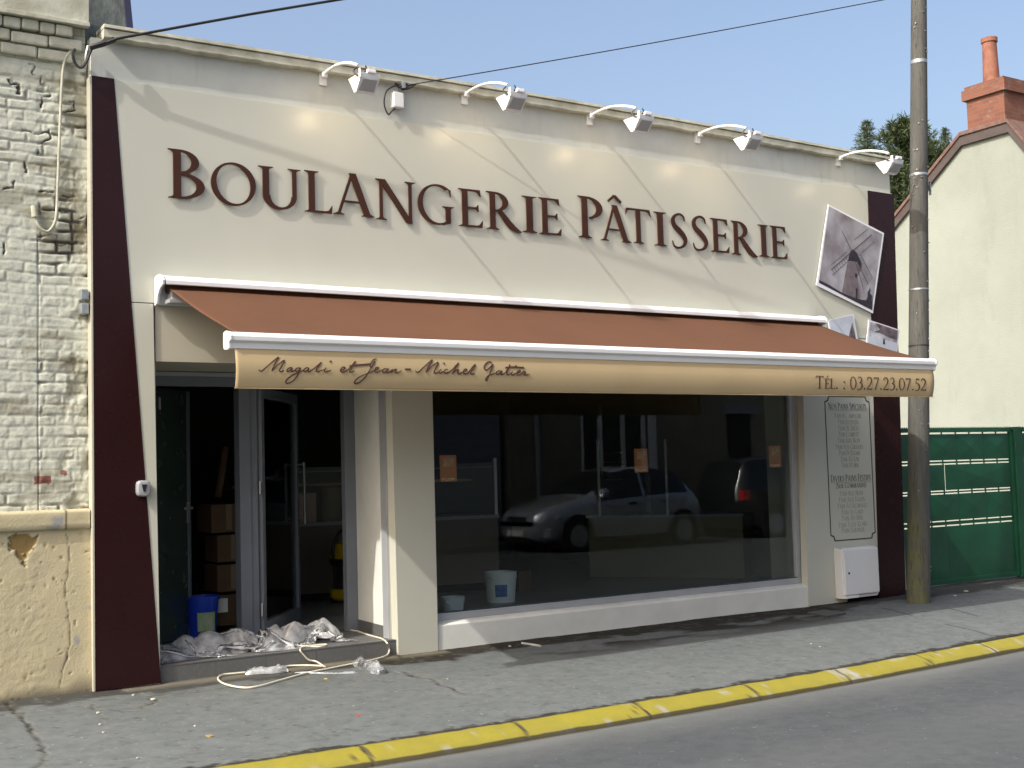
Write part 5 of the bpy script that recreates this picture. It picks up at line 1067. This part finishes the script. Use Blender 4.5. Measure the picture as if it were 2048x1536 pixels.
lit = [(200, 1449, .03, m_litter, 'white paint flake left of centre on the near pavement'), (306, 1399, .05, m_litter, 'largest pale mortar crumb below the brown strip'), (267, 1390, .035, m_litter, 'pale mortar crumb at the foot of the brown strip'), (196, 1426, .045, m_litter, 'jagged white chip by the patched asphalt'),
       (207, 1465, .025, m_litter, 'small white chip near the long pavement crack'), (390, 1452, .022, m_litter, 'tiny white chip in the middle of the pavement'), (275, 1516, .022, m_litter, 'tiny white chip near the kerb'), (420, 1472, .085, m_leaf, 'flat tan leaf on the grey pavement'), (716, 1431, .06, m_red, 'red plastic scrap on the pavement'), (652, 1358, .05, m_yel, 'yellow scrap lying by the cord'), (1020, 1293, .04, m_litter, 'small pale pebble below the window sill'), (895, 1359, .03, m_litter, 'pale chip right of the pier foot'), (1622, 1288, .025, m_litter, 'white chip on the pavement toward the kerb'), (1640, 1294, .03, m_litter, 'white speck near the yellow kerb'), (1910, 1192, .05, m_litter, 'pale crumpled scrap at the foot of the gate'), (1932, 1183, .07, m_litter, 'white paper scrap under the green gate'), (1555, 1391, .06, m_litter, 'white scrap in the gutter under the kerb'), (2040, 1291, .05, m_litter, 'white crumpled scrap in the gutter at far right')]
rr = random.Random(8)
for px, py, s_, mt, lab in lit:
    p = PS(px, py); zz = p[2]+.002; s_ *= .8
    if p[1] < -2.45: p = PZ(px, py, -.155); zz = -.16
    n = rr.randint(6, 8); lo_ = [(p[0]+s_*.5*rr.uniform(.5, 1)*math.cos(2*math.pi*k/n), p[1]+s_*.5*rr.uniform(.5, 1)*math.sin(2*math.pi*k/n)) for k in range(n)]
    mb = MB(); mb.loft([[(x, y, zz-.004) for x, y in lo_], [(x, y, zz+(.2 if mt is not m_litter else 1)*s_*rr.uniform(.03, .12)) for x, y in lo_], [(p[0]+(x-p[0])*.5, p[1]+(y-p[1])*.5, zz+s_*(.16 if mt is m_litter else .04)) for x, y in lo_]])
    nm = 'leaf' if mt is m_leaf else 'scrap' if mt in (m_red, m_yel) else 'chip'
    tag(mb.build(nm, mt, None), lab, {'leaf': 'leaf', 'scrap': 'scrap'}.get(nm, 'debris'), 'litter on the pavement')
q0, q1 = PS(1044, 1288), PS(1082, 1294); tag(MB().tube([tuple(q0+np.array([0, 0, .008])), tuple(q1+np.array([0, 0, .008]))], .009, 8).build('stick', m_litter, None, smooth=True), 'pale broken stick lying at the foot of the white sill wall', 'stick')
mh = [PS(px, py) for px, py in ((1613, 1226), (1655, 1236), (1692, 1229), (1648, 1220))]
m_iron = M('cast_iron', (.075, .08, .078), .6, var=.25, vs=25, metal=.3, bs=70, bst=.5)
tag(MB().prism_z([(p[0], p[1]) for p in mh], -.04, -.004).build('valve_cover', m_iron, None, bevel=.002), 'small square iron cover set in the pavement below the right panel', 'cover')

# ------------------------------------------------------------------ inside the shop
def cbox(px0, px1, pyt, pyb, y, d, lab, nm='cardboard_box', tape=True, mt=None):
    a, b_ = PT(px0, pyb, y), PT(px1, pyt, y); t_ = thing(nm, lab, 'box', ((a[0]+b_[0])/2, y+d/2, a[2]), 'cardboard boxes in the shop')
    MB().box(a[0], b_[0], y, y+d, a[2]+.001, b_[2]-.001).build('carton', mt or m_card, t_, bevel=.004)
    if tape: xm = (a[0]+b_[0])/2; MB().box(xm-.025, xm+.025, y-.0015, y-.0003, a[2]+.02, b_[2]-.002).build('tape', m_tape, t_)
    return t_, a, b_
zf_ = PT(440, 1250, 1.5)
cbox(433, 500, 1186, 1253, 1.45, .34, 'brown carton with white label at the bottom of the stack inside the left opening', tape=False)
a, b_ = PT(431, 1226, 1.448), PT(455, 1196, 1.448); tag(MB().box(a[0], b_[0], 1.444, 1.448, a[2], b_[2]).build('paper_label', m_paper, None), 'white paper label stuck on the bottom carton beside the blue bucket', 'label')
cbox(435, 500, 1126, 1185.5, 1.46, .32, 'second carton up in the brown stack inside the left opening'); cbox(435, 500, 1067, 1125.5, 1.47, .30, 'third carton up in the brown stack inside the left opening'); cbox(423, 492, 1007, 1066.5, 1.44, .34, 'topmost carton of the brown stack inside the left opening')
tb_ = MB().tube([tuple(PT(436, 995, 1.7)), tuple(PT(452, 895, 1.75))], .03, 12); tag(tb_.build('rolled_paper', m_card, None, smooth=True), 'pale rolled tube leaning on top of the carton stack', 'roll')
bl = PT(404, 1240, 1.38); bk = thing('bucket', 'blue plastic bucket with green label behind the plastic sheet', 'bucket', (bl[0], 1.38, ZS), 'buckets')
rbk = .135; hb_ = PT(404, 1192, 1.38)[2]-ZS
MB().lathe([(0, .0), (rbk*.82, 0), (rbk, hb_), (rbk*1.06, hb_), (rbk*1.06, hb_-.03), (rbk*1.0, hb_-.03), (rbk*.97, hb_-.01), (rbk*.8, .02), (0, .02)], (bl[0], 1.38, ZS), 28).build('tub', m_blue, bk, smooth=True)
m_grlab = M('green_label', (.25, .42, .12), .5, var=.5, vs=12, col2=(.6, .65, .5))
lb = MB(); ar = np.linspace(R(235), R(300), 9); lb.loft([[(bl[0]+rbk*.955*math.cos(a), 1.38+rbk*.955*math.sin(a), ZS+.05) for a in ar], [(bl[0]+rbk*1.0*math.cos(a), 1.38+rbk*1.0*math.sin(a), ZS+hb_*.62) for a in ar]], cap=False, closed=False); lb.build('label', m_grlab, bk)
vp = PZ(684, 1206, ZS); VX, VY = vp[0]+.07, vp[1]-.05
vc = thing('vacuum_cleaner', 'yellow and black drum vacuum cleaner on the shop floor by the right door jamb', 'vacuum cleaner', (VX, VY, ZS))
h1, h2, h3, h4 = [PT(690, py, VY)[2]-ZS for py in (1176, 1128, 1088, 1072)]
MB().lathe([(0, .04), (.17, .04), (.20, .07), (.20, h1-.01), (.17, h1), (0, h1)], (VX, VY, ZS), 24).build('base', m_yellow, vc, smooth=True)
MB().lathe([(0, h1), (.175, h1), (.175, h2), (0, h2)], (VX, VY, ZS), 24).build('drum', m_steel, vc, smooth=True)
MB().lathe([(0, h2), (.20, h2), (.205, h2+.05), (.19, h2+.06), (0, h2+.06)], (VX, VY, ZS), 24).build('latch_ring', m_blackp, vc, smooth=True)
MB().lathe([(0, h2+.06), (.19, h2+.06), (.17, h3), (.10, h3+.03), (0, h3+.03)], (VX, VY, ZS), 24).build('motor_head', m_yellow, vc, smooth=True)
MB().tube(crom([(VX-.17, VY-.02, ZS+h2+.03), (VX-.19, VY-.02, ZS+h3-.05), (VX-.12, VY-.02, ZS+h4+.04), (VX, VY-.02, ZS+h4+.06), (VX+.12, VY-.02, ZS+h4+.04)], 6), .018, 8).build('hose', m_blackp, vc, smooth=True)
for a in (20, 140, 260): MB().lathe([(0, -.02), (.03, -.02), (.03, .02), (0, .02)], (VX+.17*math.cos(R(a)), VY+.17*math.sin(R(a)), ZS+.03), 12, 'x').build('castor', m_blackp, vc)
# counters
def counter(name, p, q, zt, depth, lab):
    p, q = Vector((p[0], p[1], 0)), Vector((q[0], q[1], 0)); d = (q-p).normalized(); n = Vector((-d.y, d.x, 0)); t_ = thing(name, lab, 'counter', ((p.x+q.x)/2, (p.y+q.y)/2, ZS), 'sales counters in the shop')
    def slab(mb, s0, s1, o0, o1, z0, z1):
        a = [p+d*s0+n*o0, p+d*s1+n*o0, p+d*s1+n*o1, p+d*s0+n*o1]; mb.hexa([(k.x, k.y, z0) for k in a], [(k.x, k.y, z1) for k in a]); return mb
    return t_, slab, (q-p).length
ya = 2.72
zc1 = PT(1000, 1035, 2.84)[2]; t_, slab, L_ = counter('display_counter', (4.60, 3.35), (7.36, 2.82), zc1, .7, 'long glass topped display counter with wood shelf, seen through the doorway and the window')
slab(MB(), 0, L_, 0, .75, ZS+.08, zc1).build('base', m_counter, t_); slab(MB(), 0, L_, .04, .7, ZS, ZS+.08).build('plinth', m_dark, t_)
m_top = M('counter_top', (.30, .31, .34), .25, var=.05); slab(MB(), -.02, L_+.01, -.02, .76, zc1, zc1+.035).build('worktop', m_top, t_)
zs1, zs2 = PT(900, 963, 3.0)[2], PT(900, 937, 3.0)[2]
slab(MB(), 0, L_-.25, .10, .6, zs1, zs1+.022).build('wood_shelf', m_wood, t_); slab(MB(), 0, L_, .05, .6, zs2, zs2+.012).build('glass_top', m_top, t_)
m_gl2 = glass('counter_glass', (.86, .9, .9), 1, 1.5)
slab(MB(), 0, L_, .0, .008, zc1+.035, zs2+.05).build('front_glass', m_gl2, t_)
pz_ = MB(); slab(pz_, L_-.03, L_, -.004, .03, zc1+.03, zs2+.10); pz_.build('post', m_white, t_)
for k, (px0, px1, pyt, pyb, mt, lab) in enumerate(((592, 632, 986, 1008, M('pink_carton', (.85, .52, .44), .7), 'pink carton on the display counter behind the door'), (652, 692, 974, 1006, M('tan_tub', (.34, .26, .18), .6), 'tan tub on the display counter by the door jamb'))):
    a, b_ = PT(px0, pyb, 3.3), PT(px1, pyt, 3.3); o = MB()
    if k == 0: o.box(a[0], b_[0], 3.3, 3.48, zc1+.036, b_[2])
    else: o.lathe([(0, 0), ((b_[0]-a[0])*.42, 0), ((b_[0]-a[0])*.5, b_[2]-zc1-.036), (0, b_[2]-zc1-.036)], ((a[0]+b_[0])/2, 3.42, zc1+.036), 20)
    tag(o.build('carton' if k == 0 else 'tub', mt, None, smooth=(k == 1)), lab, 'container')
a = PT(575, 1015, 3.4); tag(MB().lathe([(0, 0), (.05, 0), (.06, .12), (.02, .16), (0, .16)], (a[0], 3.4, zc1+.036), 14).build('red_bottle', m_red, None, smooth=True), 'small red bottle on the display counter behind the pull handle', 'bottle')
zc2 = PT(1180, 1036, 3.165)[2]; t_, slab, L_ = counter('corner_counter', (8.83, 3.165), (9.845, 1.675), zc2, .7, 'pale fronted counter angled across the right half of the shop window')
m_counter2 = M('pale_counter_front', (.22, .20, .14), .5, var=.05)
slab(MB(), 0, L_, 0, .7, ZS+.005, zc2).build('base', m_counter2, t_); slab(MB(), -.02, L_+.02, -.02, .72, zc2, zc2+.03).build('worktop', m_top, t_)
for px, pt_ in ((1197, 880), (1338, 878)):
    e_ = PT(px, 1034, 3.05 if px < 1250 else 2.45); zt2 = PT(px, pt_, e_[1])[2]; s_ = (Vector((e_[0], e_[1], 0))-Vector((8.83, 3.165, 0))).length
    pm = MB(); slab(pm, s_-.012, s_+.012, .03, .055, zc2+.03, zt2); pm.build('post', m_white, t_)
g_ = MB(); slab(g_, .15, .75, .04, .046, zc2+.03, zc2+.5); g_.build('glass_screen', m_gl2, t_)
# rack of thin shelves deep in the shop, right side
rk = thing('shelf_rack', 'rack of thin metal shelves at the back right of the shop', 'shelf', (10.0, 4.6, ZS))
for py in (903, 921, 938, 955, 972, 990, 1007): a, b_ = PT(1385, py, 4.4), PT(1480, py, 4.4); MB().box(a[0], min(10.25, b_[0]+.4), 4.3, 4.7, a[2], a[2]+.012).build('shelf', m_alu2, rk)
for x in (PT(1385, 950, 4.4)[0], 10.24): MB().box(x-.015, x+.015, 4.68, 4.7, ZS, 2.2).build('upright', m_alu, rk)
for (px, pyb, rpx, hpx, lab, y) in ((1008, 1207, 33, 60, 'big white plastic bucket with blue print just inside the shop window', None), (912, 1230, 24, 33, 'small pale bucket in the left corner of the shop window', None)):
    p = PZ(px, pyb-3, ZS); ppm = FPX/((p-CAM)@_f); r_ = rpx/ppm; h_ = hpx/ppm; bk = thing('bucket', lab, 'bucket', (p[0], p[1], ZS), 'buckets')
    MB().lathe([(0, 0), (r_*.84, 0), (r_*.97, h_*.80), (r_*1.0, h_*.80), (r_*1.0, h_), (r_*.94, h_), (r_*.8, .03), (0, .03)], (p[0], p[1]+.05, ZS), 28).build('tub', m_bucket, bk, smooth=True)
    MB().tube([(p[0]+r_*1.02*math.cos(a), p[1]+.05+r_*1.02*math.sin(a)*.6-.02, ZS+h_*.85-.07*math.sin(a*1.0)**2) for a in np.linspace(R(180), R(360), 14)], .004, 5).build('bail', m_steel, bk)
    if rpx > 30:
        ar = np.linspace(R(215), R(262), 8); lb = MB(); lb.loft([[(p[0]+r_*.885*math.cos(a), p[1]+.05+r_*.885*math.sin(a), ZS+h_*.2) for a in ar], [(p[0]+r_*.945*math.cos(a), p[1]+.05+r_*.945*math.sin(a), ZS+h_*.60) for a in ar]], cap=False, closed=False); lb.build('print', M('blue_print', (.06, .20, .50), .5, var=.4, vs=20), bk)
cbox(1038, 1062, 1141, 1184, 1.95, .3, 'small brown carton standing behind the big white bucket', tape=False)
for px, py, lab in ((898, 937, 'orange sticker at the left of the shop window'), (1284, 921, 'orange sticker in the middle of the shop window'), (1552, 913, 'orange sticker at the right of the shop window')):
    hw = {898: 16, 1284: 12.5, 1552: 11}[px]; hh = {898: 27, 1284: 24, 1552: 22}[px]
    a, b_ = PT(px-hw, py+hh, .12), PT(px+hw, py-hh, .12); sk_ = MB().box(a[0], b_[0], .1335, .1345, a[2], b_[2]).build('window_sticker', m_sticker, None); tag(sk_, lab, 'sticker', 'orange stickers on the window')
    MB().box(a[0]+(b_[0]-a[0])*.2, b_[0]-(b_[0]-a[0])*.15, .1325, .1333, a[2]+(b_[2]-a[2])*.55, a[2]+(b_[2]-a[2])*.88).build('pale_field', M('sticker_pale', (.50, .33, .19), .5, var=.3, vs=20), sk_)
    MB().box(a[0]+(b_[0]-a[0])*.1, b_[0]-(b_[0]-a[0])*.1, .1325, .1333, a[2]+(b_[2]-a[2])*.03, a[2]+(b_[2]-a[2])*.14).build('pale_stripe', M('sticker_stripe', (.66, .5, .3), .5, var=.5, vs=60, col2=(.3, .08, .03)), sk_)

# ------------------------------------------------------------------ across the street (seen reflected in the window)
YW2 = -11.75; YV = .254-YW2
m_opp = M('opposite_render', (.24, .22, .165), .9, var=.1, vs=1.2, bs=20, bst=.2); m_opp2 = M('opposite_shutter', (.23, .235, .29), .6, var=.06, vs=1)
m_black2 = M('window_dark', (.015, .016, .018), .08, var=.1)
oh = thing('opposite_house', 'house across the street with white framed window and dark door, reflected in the shop glass', 'house', (16, YW2-3, 0))
def W2(px, py): p = PT(px, py, YV); return p[0], p[2]
x0_, _ = W2(1015, 900)
MB().box(x0_, 34, YW2-6, YW2, -.1, 3.6).build('wall', m_opp, oh)
MB().hexa([(x0_, YW2+.15, 3.6), (34, YW2+.15, 3.6), (34, YW2-3, 5.4), (x0_, YW2-3, 5.4)], [(x0_, YW2-6, 3.6), (34, YW2-6, 3.6), (34, YW2-3.01, 5.39), (x0_, YW2-3.01, 5.39)]).build('roof', m_rtile, oh)
a, b_ = W2(1163, 965), W2(1308, 829); wfr = MB(); w_ = b_[0]-a[0]
MB().box(a[0]+.04, b_[0]-.04, YW2+.002, YW2+.02, a[1], b_[1]).build('window', m_black2, oh)
for k, f_ in enumerate((0, .22, .52, .80)): wfr.box(a[0]+w_*f_, a[0]+w_*f_+(.10 if k else .05), YW2+.021, YW2+.06, a[1], b_[1])
wfr.box(b_[0]-.22, b_[0], YW2+.0225, YW2+.058, a[1], b_[1]).box(a[0]-.03, b_[0]+.06, YW2+.02, YW2+.062, b_[1]-.02, b_[1]+.06).box(a[0]-.05, b_[0]+.05, YW2+.019, YW2+.10, a[1]-.08, a[1])
wfr.build('window_frame', m_white, oh)
a, b_ = W2(1462, 1060), W2(1498, 828); MB().box(a[0], b_[0], YW2+.002, YW2+.03, 0.05, b_[1]).build('door', m_dark, oh); MB().box(a[0]-.1, b_[0]+.15, YW2+.001, YW2+.12, b_[1], b_[1]+.22).build('door_hood', m_opp2, oh)
a, _ = W2(1068, 900); MB().tube([(a+.05, YW2+.07, 0), (a+.05, YW2+.07, 3.5)], .06, 12).build('downpipe', m_opp2, oh, smooth=True)
og = thing('opposite_garage', 'building across the street with blue grey roller shutter, reflected in the window', 'garage', (8, YW2-3, 0))
MB().box(-2, x0_-.35, YW2-6, YW2-.05, -.1, 4.2).build('wall', m_opp, og)
a = W2(870, 900)[0]-1.2; b_ = W2(1002, 900)[0]
sh = MB(); z = .1
while z < 2.9: sh.box(a, b_, YW2-.049, YW2-.02, z, z+.24); z += .25
sh.build('roller_shutter', m_opp2, og, bevel=.01)
# cars
m_silver = M('silver_car_paint', (.50, .53, .60), .25, metal=.6, var=.04, coat=1.0, rv=.03); m_darkcar = M('dark_car_paint', (.012, .014, .017), .2, var=.1, coat=1.0); m_cglass = M('car_window', (.012, .015, .016), .05, var=.05, spec=.7)
m_tyre = M('tyre_rubber', (.02, .02, .02), .85); m_rim = M('alloy_rim', (.5, .52, .54), .3, metal=.9); m_chrome = M('chrome_trim', (.7, .72, .74), .12, metal=1); m_lens = M('headlight_lens', (.62, .66, .70), .08, metal=.6, var=.35, vs=40)
m_tail = M('tail_lamp', (.55, .02, .02), .1, coat=1); m_plate = M('number_plate', (.6, .6, .58), .4)
def car(name, lab, xf, yc, zr, L, W, H, prof, belt, cab, paint, face, wheels, group=None):
    # prof: top line [(s, z)], s from nose to tail; face=-1 -> nose toward -x
    t_ = thing(name, lab, 'car', (xf+(L/2 if face < 0 else -L/2), yc, zr), group)
    ns = 57; S = np.linspace(0, 1, ns); top = np.interp(S, *zip(*prof)); bl = np.interp(S, *zip(*belt)); hw = W/2*np.interp(S, [0, .02, .06, .14, .3, .7, .88, .96, 1], [.62, .74, .86, .955, 1, 1, .97, .88, .78])
    zb = np.interp(S, [0, .03, .1, .9, .97, 1], [.30, .22, .19, .19, .24, .34])
    def X(s_): return xf+s_*L if face < 0 else xf-s_*L
    rows = []
    for i, s_ in enumerate(S):
        w_, tp, b_, z0 = hw[i], top[i], min(bl[i], top[i]-.03), zb[i]; g = max(0, tp-b_)
        inn_ = .13+.12*min(1, g/.5)
        half = [(0, z0), (.80*w_, z0), (.965*w_, z0+.07), (w_, z0+.28), (.99*w_, b_-.10), (.955*w_, b_), (w_*(.955-inn_*.75), b_+g*.72), (w_*(.955-inn_*1.15), b_+g*.90), (w_*.42, b_+g*.985), (0, tp)]
        full = half+[(-a_, z_) for a_, z_ in half[-2:0:-1]]
        rows.append([(X(s_), yc+a_, zr+z_) for a_, z_ in full])
    mb = MB(); mb.loft(rows); mb.build('body', paint, t_, smooth=True)
    N = len(rows[0]); cen = np.array([X(.5), yc, zr+.7])
    def patch(nm, i0, i1, cols, mt, off=.006):
        P = np.array([[rows[i][c_] for c_ in cols] for i in range(i0, i1+1)]); du = np.gradient(P, axis=0); dv = np.gradient(P, axis=1); n = np.cross(du, dv); n /= np.linalg.norm(n, axis=2, keepdims=True)+1e-9
        sg = np.sign((n*(P-cen)).sum(2, keepdims=True)); P = P+n*sg*off; return grid_obj(nm, P, mt, None, t_)
    def idx(s_): return int(round(s_*(ns-1)))
    wsl, roof0, roof1, rear = cab
    for cols in ((5, 6, 7), (N-5, N-6, N-7)):
        for a, b_ in ((wsl+.05, (wsl+rear)/2-.02), ((wsl+rear)/2+.005, rear-.05)): patch('window', idx(a), idx(b_), cols, m_cglass)
    patch('windscreen', idx(wsl), idx(roof0), (7, 8, 9, 10, 11), m_cglass); patch('rear_window', idx(roof1), idx(rear+.03), (7, 8, 9, 10, 11), m_cglass)
    sgn = 1
    for s_ in wheels:
        for sd_ in (1, -1):
            x, y = X(s_), yc+sd_*(W/2-.09); ar_ = MB().lathe([(0, -.06), (.355, -.06), (.365, .094), (.34, .094), (0, .09)], (x, y-(0 if sd_ > 0 else .0), zr+.32), 28, 'y') if sd_ > 0 else MB().lathe([(0, .06), (.355, .06), (.365, -.094), (.34, -.094), (0, -.09)], (x, y, zr+.32), 28, 'y')
            ar_.build('wheel_arch', m_tyre, t_)
            wo = MB().lathe([(.19, -.10*sd_), (.285, -.10*sd_), (.30, -.06*sd_), (.30, .08*sd_), (.285, .105*sd_), (.19, .105*sd_)], (x, y, zr+.30), 30, 'y').build('wheel', m_tyre, t_, smooth=True)
            rm = MB().lathe([(.165, .085*sd_), (.20, .085*sd_), (.20, .112*sd_), (.165, .112*sd_)], (x, y, zr+.30), 30, 'y').lathe([(0, .07*sd_), (.05, .07*sd_), (.05, .115*sd_), (0, .115*sd_)], (x, y, zr+.30), 16, 'y')
            for k in range(7):
                a = 2*math.pi*k/7; c_, d_ = math.cos(a), math.sin(a); rm.tube([(x+.03*c_, y+.10*sd_, zr+.30+.03*d_), (x+.18*c_, y+.10*sd_, zr+.30+.18*d_)], [.022, .028], 6)
            rm.build('rim', m_rim, wo)
    return t_, X, patch, idx, N
t_, X_, patch, idx, N = car('parked_hatchback', 'silver five door hatchback parked across the street, reflected in the shop window', 12.58, -10.03, -.12, 3.85, 1.67, 1.52,
    [(0, .62), (.02, .74), (.08, .84), (.25, .99), (.29, 1.04), (.44, 1.44), (.55, 1.52), (.70, 1.51), (.84, 1.42), (.93, 1.08), (.97, .92), (1, .70)], [(0, .60), (.06, .74), (.25, .88), (.5, .94), (.8, 1.0), (.93, .98), (1, .68)], (.28, .44, .84, .93), m_silver, -1, (.195, .835))
xf = 12.58
MB().box(xf-.004, xf+.10, -10.34, -9.72, .44, .54).build('grille', m_blackp, t_, bevel=.02)
for k in range(4): MB().box(xf-.018, xf+.05, -10.36, -9.70, .445+k*.028, .462+k*.028).build('grille_bar', m_chrome, t_)
for sd_ in (1, -1): 
    hl = MB(); yc_ = -10.03+sd_*.58; hl.loft([[(xf+.06+.10*abs(math.cos(a))*0+q*.03+.22*max(0, sd_*(y_-yc_)/.2+.5), y_, .50+z_) for y_, z_, a in [(yc_+.20*math.cos(a), .085*math.sin(a)+.03*sd_*math.cos(a), a) for a in np.linspace(0, 2*math.pi, 18, endpoint=False)]] for q in (1.6, -.6)]); hl.build('headlight', m_lens, t_, smooth=True)
MB().loft([[(xf-.03+dx, y_, .17), (xf+.06+dx, y_, .17), (xf+.06+dx, y_, .33), (xf-.035+dx, y_, .33)] for y_, dx in ((-10.78, .24), (-10.5, .05), (-10.03, .0), (-9.56, .05), (-9.28, .24))]).build('bumper', m_silver, t_, bevel=.01)
MB().box(xf-.038, xf+.08, -10.36, -9.70, .06, .14).build('air_intake', m_blackp, t_, bevel=.02); MB().box(xf-.045, xf-.034, -10.29, -9.77, .20, .30).build('number_plate', m_plate, t_)
for s_ in (.52, .72): MB().box(X_(s_)-.09, X_(s_)+.09, -9.205, -9.175, .70, .74).build('door_handle', m_blackp, t_, bevel=.01)
MB().lathe([(0, -.07), (.08, -.06), (.09, .0), (.07, .06), (0, .07)], (X_(.335), -9.11, .93), 14, 'x').build('mirror', m_silver, t_, smooth=True)
MB().box(X_(.28), X_(.76), -9.20, -9.178, .36, .43).build('side_moulding', m_silver, t_, bevel=.01)
t2, X2_, patch, idx, N = car('parked_people_carrier', 'dark people carrier with red tail lamp parked beyond the silver hatchback, reflected in the window', 17.35+4.2, -10.05, -.12, 4.2, 1.75, 1.66,
    [(0, .66), (.02, .80), (.10, .92), (.22, 1.06), (.25, 1.10), (.42, 1.56), (.55, 1.66), (.86, 1.63), (.93, 1.56), (.975, 1.10), (.99, .98), (1, .8)], [(0, .62), (.06, .8), (.3, .96), (.9, 1.02), (1, .8)], (.24, .42, .93, .965), m_darkcar, 1, (.19, .80))
for sd_ in (1, -1): MB().loft([[(17.38+.07*k, -10.05+sd_*(.70+.06*k), .66), (17.38+.07*k, -10.05+sd_*(.82+.02*k), .66), (17.40+.07*k, -10.05+sd_*(.82+.02*k), .86), (17.40+.07*k, -10.05+sd_*(.70+.06*k), .86)] for k in (0, 1, 2)]).build('tail_lamp', m_tail, t2, bevel=.01)
MB().box(17.36, 17.46, -10.75, -9.35, .30, .50).build('bumper', m_darkcar, t2, bevel=.03)
# plain wall of houses further along both sides, seen only at grazing angles or in reflections
